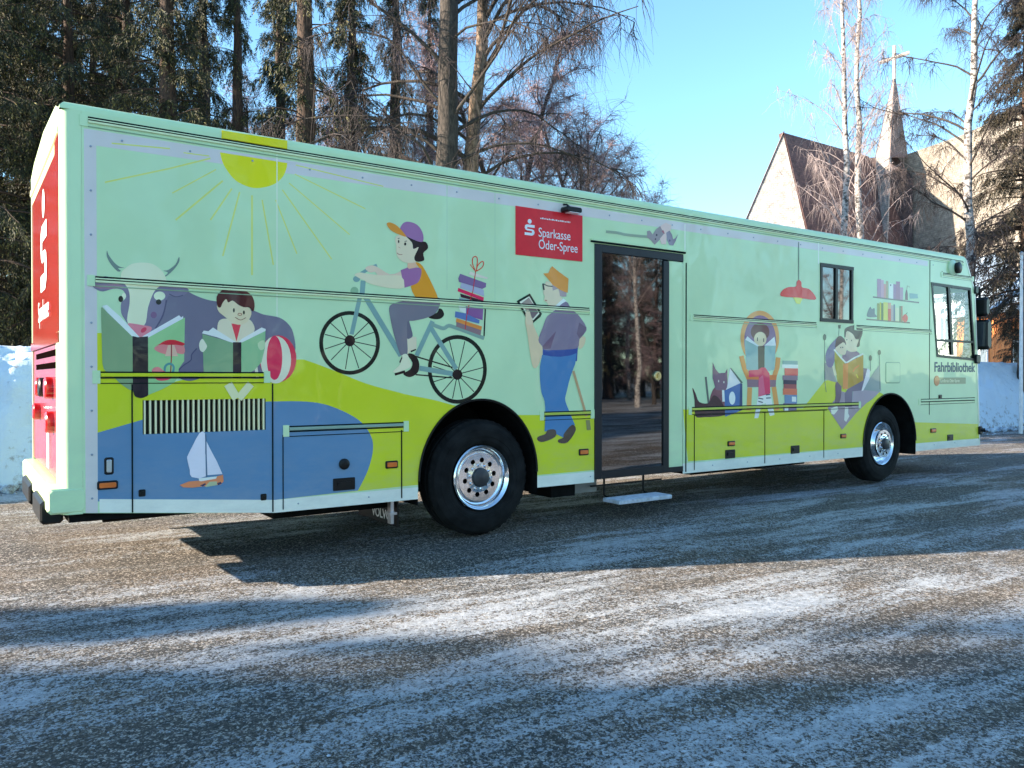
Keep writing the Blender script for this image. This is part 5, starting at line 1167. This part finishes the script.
# low rosy scrub and young trees
b1_ = bare_tree('young_tree', 'young tree with a leaning brown stem right of the double trunk', 9, .12, 31, GREYB, TW_PINK, z0=1.0, nprim=36, spread=.40, droop=.25, nsec=9, ntw=8, lean=(-2.0, .3))
place(b1_, at(528, 18))
b2_ = bare_tree('young_tree', 'rosy twigged bushy tree above the red sign', 7.6, .08, 32, GREYB, TW_PINK, z0=1.0, nprim=44, spread=.46, droop=.1, up0=.6, nsec=9, ntw=6, twr=.0045)
place(b2_, at(575, 20))
dup(b2_, at(622, 20.5), 2.2, .86, 'low rosy tree above the door')
dup(b2_, at(590, 18.5), 1.2, .95, 'rosy tree nearest the snow bank above the red sign')
dup(b1_, at(600, 21), 5.2, 1.0, 'thin bare tree just left of the low rosy tree above the door')
dup(b2_, at(652, 21), 4.2, .80, 'smallest rosy tree where the twigs end against open sky')
dup(b1_, at(500, 23), 2.0, 1.2, 'rosy tree behind the leaning brown stem')
dup(b2_, at(548, 25), 3.1, 1.35, 'taller rosy tree between the red sign and the double trunk')
dup(b1_, at(400, 24), 3.6, 1.2, 'bare tree glimpsed left of the double trunk')
dup(b1_, at(340, 26), 4.6, 1.3, 'bare tree glimpsed right of the reddish stem')
dup(b2_, at(250, 28), 1.6, 1.5, 'bare tree far behind the painted sun')
# birches before the church
f1 = bare_tree('birch_tree', 'white birch further left of the pair in front of the church roof', 21, .135, 41, BIRCH, TW_PALE, z0=5.6, nprim=50, spread=.17, droop=.35, td=1.2, up0=1.6, limb=TW_PALE, nsec=6, ntw=4, twr=.006, lean=(-.7, .6), reach=3.6, mass=1.2)
place(f1, at(848, 29))
f2 = bare_tree('birch_tree', 'white birch right of the pair, close to the church spire', 22, .15, 42, BIRCH, TW_PALE, z0=5.6, nprim=50, spread=.17, droop=.35, td=1.2, up0=1.6, limb=TW_PALE, nsec=6, ntw=4, twr=.006, lean=(.3, .2), reach=3.4, mass=1.2)
place(f2, at(858, 30), .4)
f3 = bare_tree('birch_tree', 'large birch with a black and white stem in front of the pale hall', 17, .15, 43, BIRCH, TW_BROWN, z0=3.0, nprim=38, droop=.35, td=.8, up0=.7, nsec=9, ntw=9, lean=(.5, -.2), reach=4.2)
place(f3, at(968, 22))
sr = spruce('spruce_tree', 'brownish spruce cut by the right edge beside the orange cabin', 13, 2.7, 51, r0=.16, z0=3.3, needle=NEEDLE_B, dens=1.0, ragged=.45, hang=.45)
place(sr, at(1024, 23))
dup(sr, at(1085, 23), 3, 1.05, 'brownish spruce just past the right edge in front of the pale hall')
s2_ = dup(sr, at(1012, 25.5), 2, .3, 'small brown spruce in front of the orange cabin')

# ---------------- outside the picture: trees that throw the shadows on the yard and show in the glass
def gp(s, t):                         # s across the sunlight, t along it
    a = Vector((SUN_XY.x, SUN_XY.y, 0)); c = Vector((-SUN_XY.y, SUN_XY.x, 0)) * -1
    c = Vector((.396, .918, 0)); return c * s + a * t
sS = spruce('spruce_tree', 'broad spruce nearest the yard on the sunny side', 13, 3.0, 61, r0=.22, z0=1.0, dens=1.1, size=2.0, group='spruce trees beside the yard')
place(sS, gp(1.5, 24.5), .3, 1.35)
dup(sS, gp(5.15, 22.2), 1.0, .62, 'spruce whose pointed shadow falls across the yard', 'spruce trees beside the yard')
dup(sS, gp(1.9, 30), 1.3, 1.5, 'broad spruce behind the nearest one on the sunny side', 'spruce trees beside the yard')
dup(sS, gp(-.2, 34), 3.3, 1.6, 'tall spruce in the back row on the sunny side', 'spruce trees beside the yard')
dup(sS, gp(-2.0, 29), 5.3, 1.5, 'back row spruce farther along the sunny side', 'spruce trees beside the yard')
dup(sS, gp(-1.0, 23), 2.3, 1.4, 'second broad spruce along the sunny side of the yard', 'spruce trees beside the yard')
dup(sS, gp(-4.2, 25), 4.3, 1.4, 'last broad spruce along the sunny side of the yard', 'spruce trees beside the yard')
rr = random.Random(8)
spots = []
for k in range(26):
    x = 9 + (k % 13) * 3.1 + rr.uniform(-1, 1); y = (-17 if k < 13 else -24) + rr.uniform(-1.5, 1.5); spots.append((x, y))
for k, (x, y) in enumerate(spots):
    src = (f3, f1, b1_, sC, f2)[k % 5]
    dup(src, Vector((x, y, 0)), rr.random() * 6.28, rr.uniform(.7, .95), 'tree of the grove across the yard facing the door side of the coach', 'grove across the yard')
for k in range(9):
    dup((sC, sB)[k % 2], Vector((12 + k * 3.9, -27 + rr.uniform(-1, 1), 0)), rr.random() * 6, 1.0, 'tree of the grove across the yard facing the door side of the coach', 'grove across the yard')
for k in range(12):
    dup((sA, sB, sC)[k % 3], Vector((6 + k * 3.6, -31 + rr.uniform(-1, 1), 0)), rr.random() * 6, 1.15, 'tree of the grove across the yard facing the door side of the coach', 'grove across the yard')
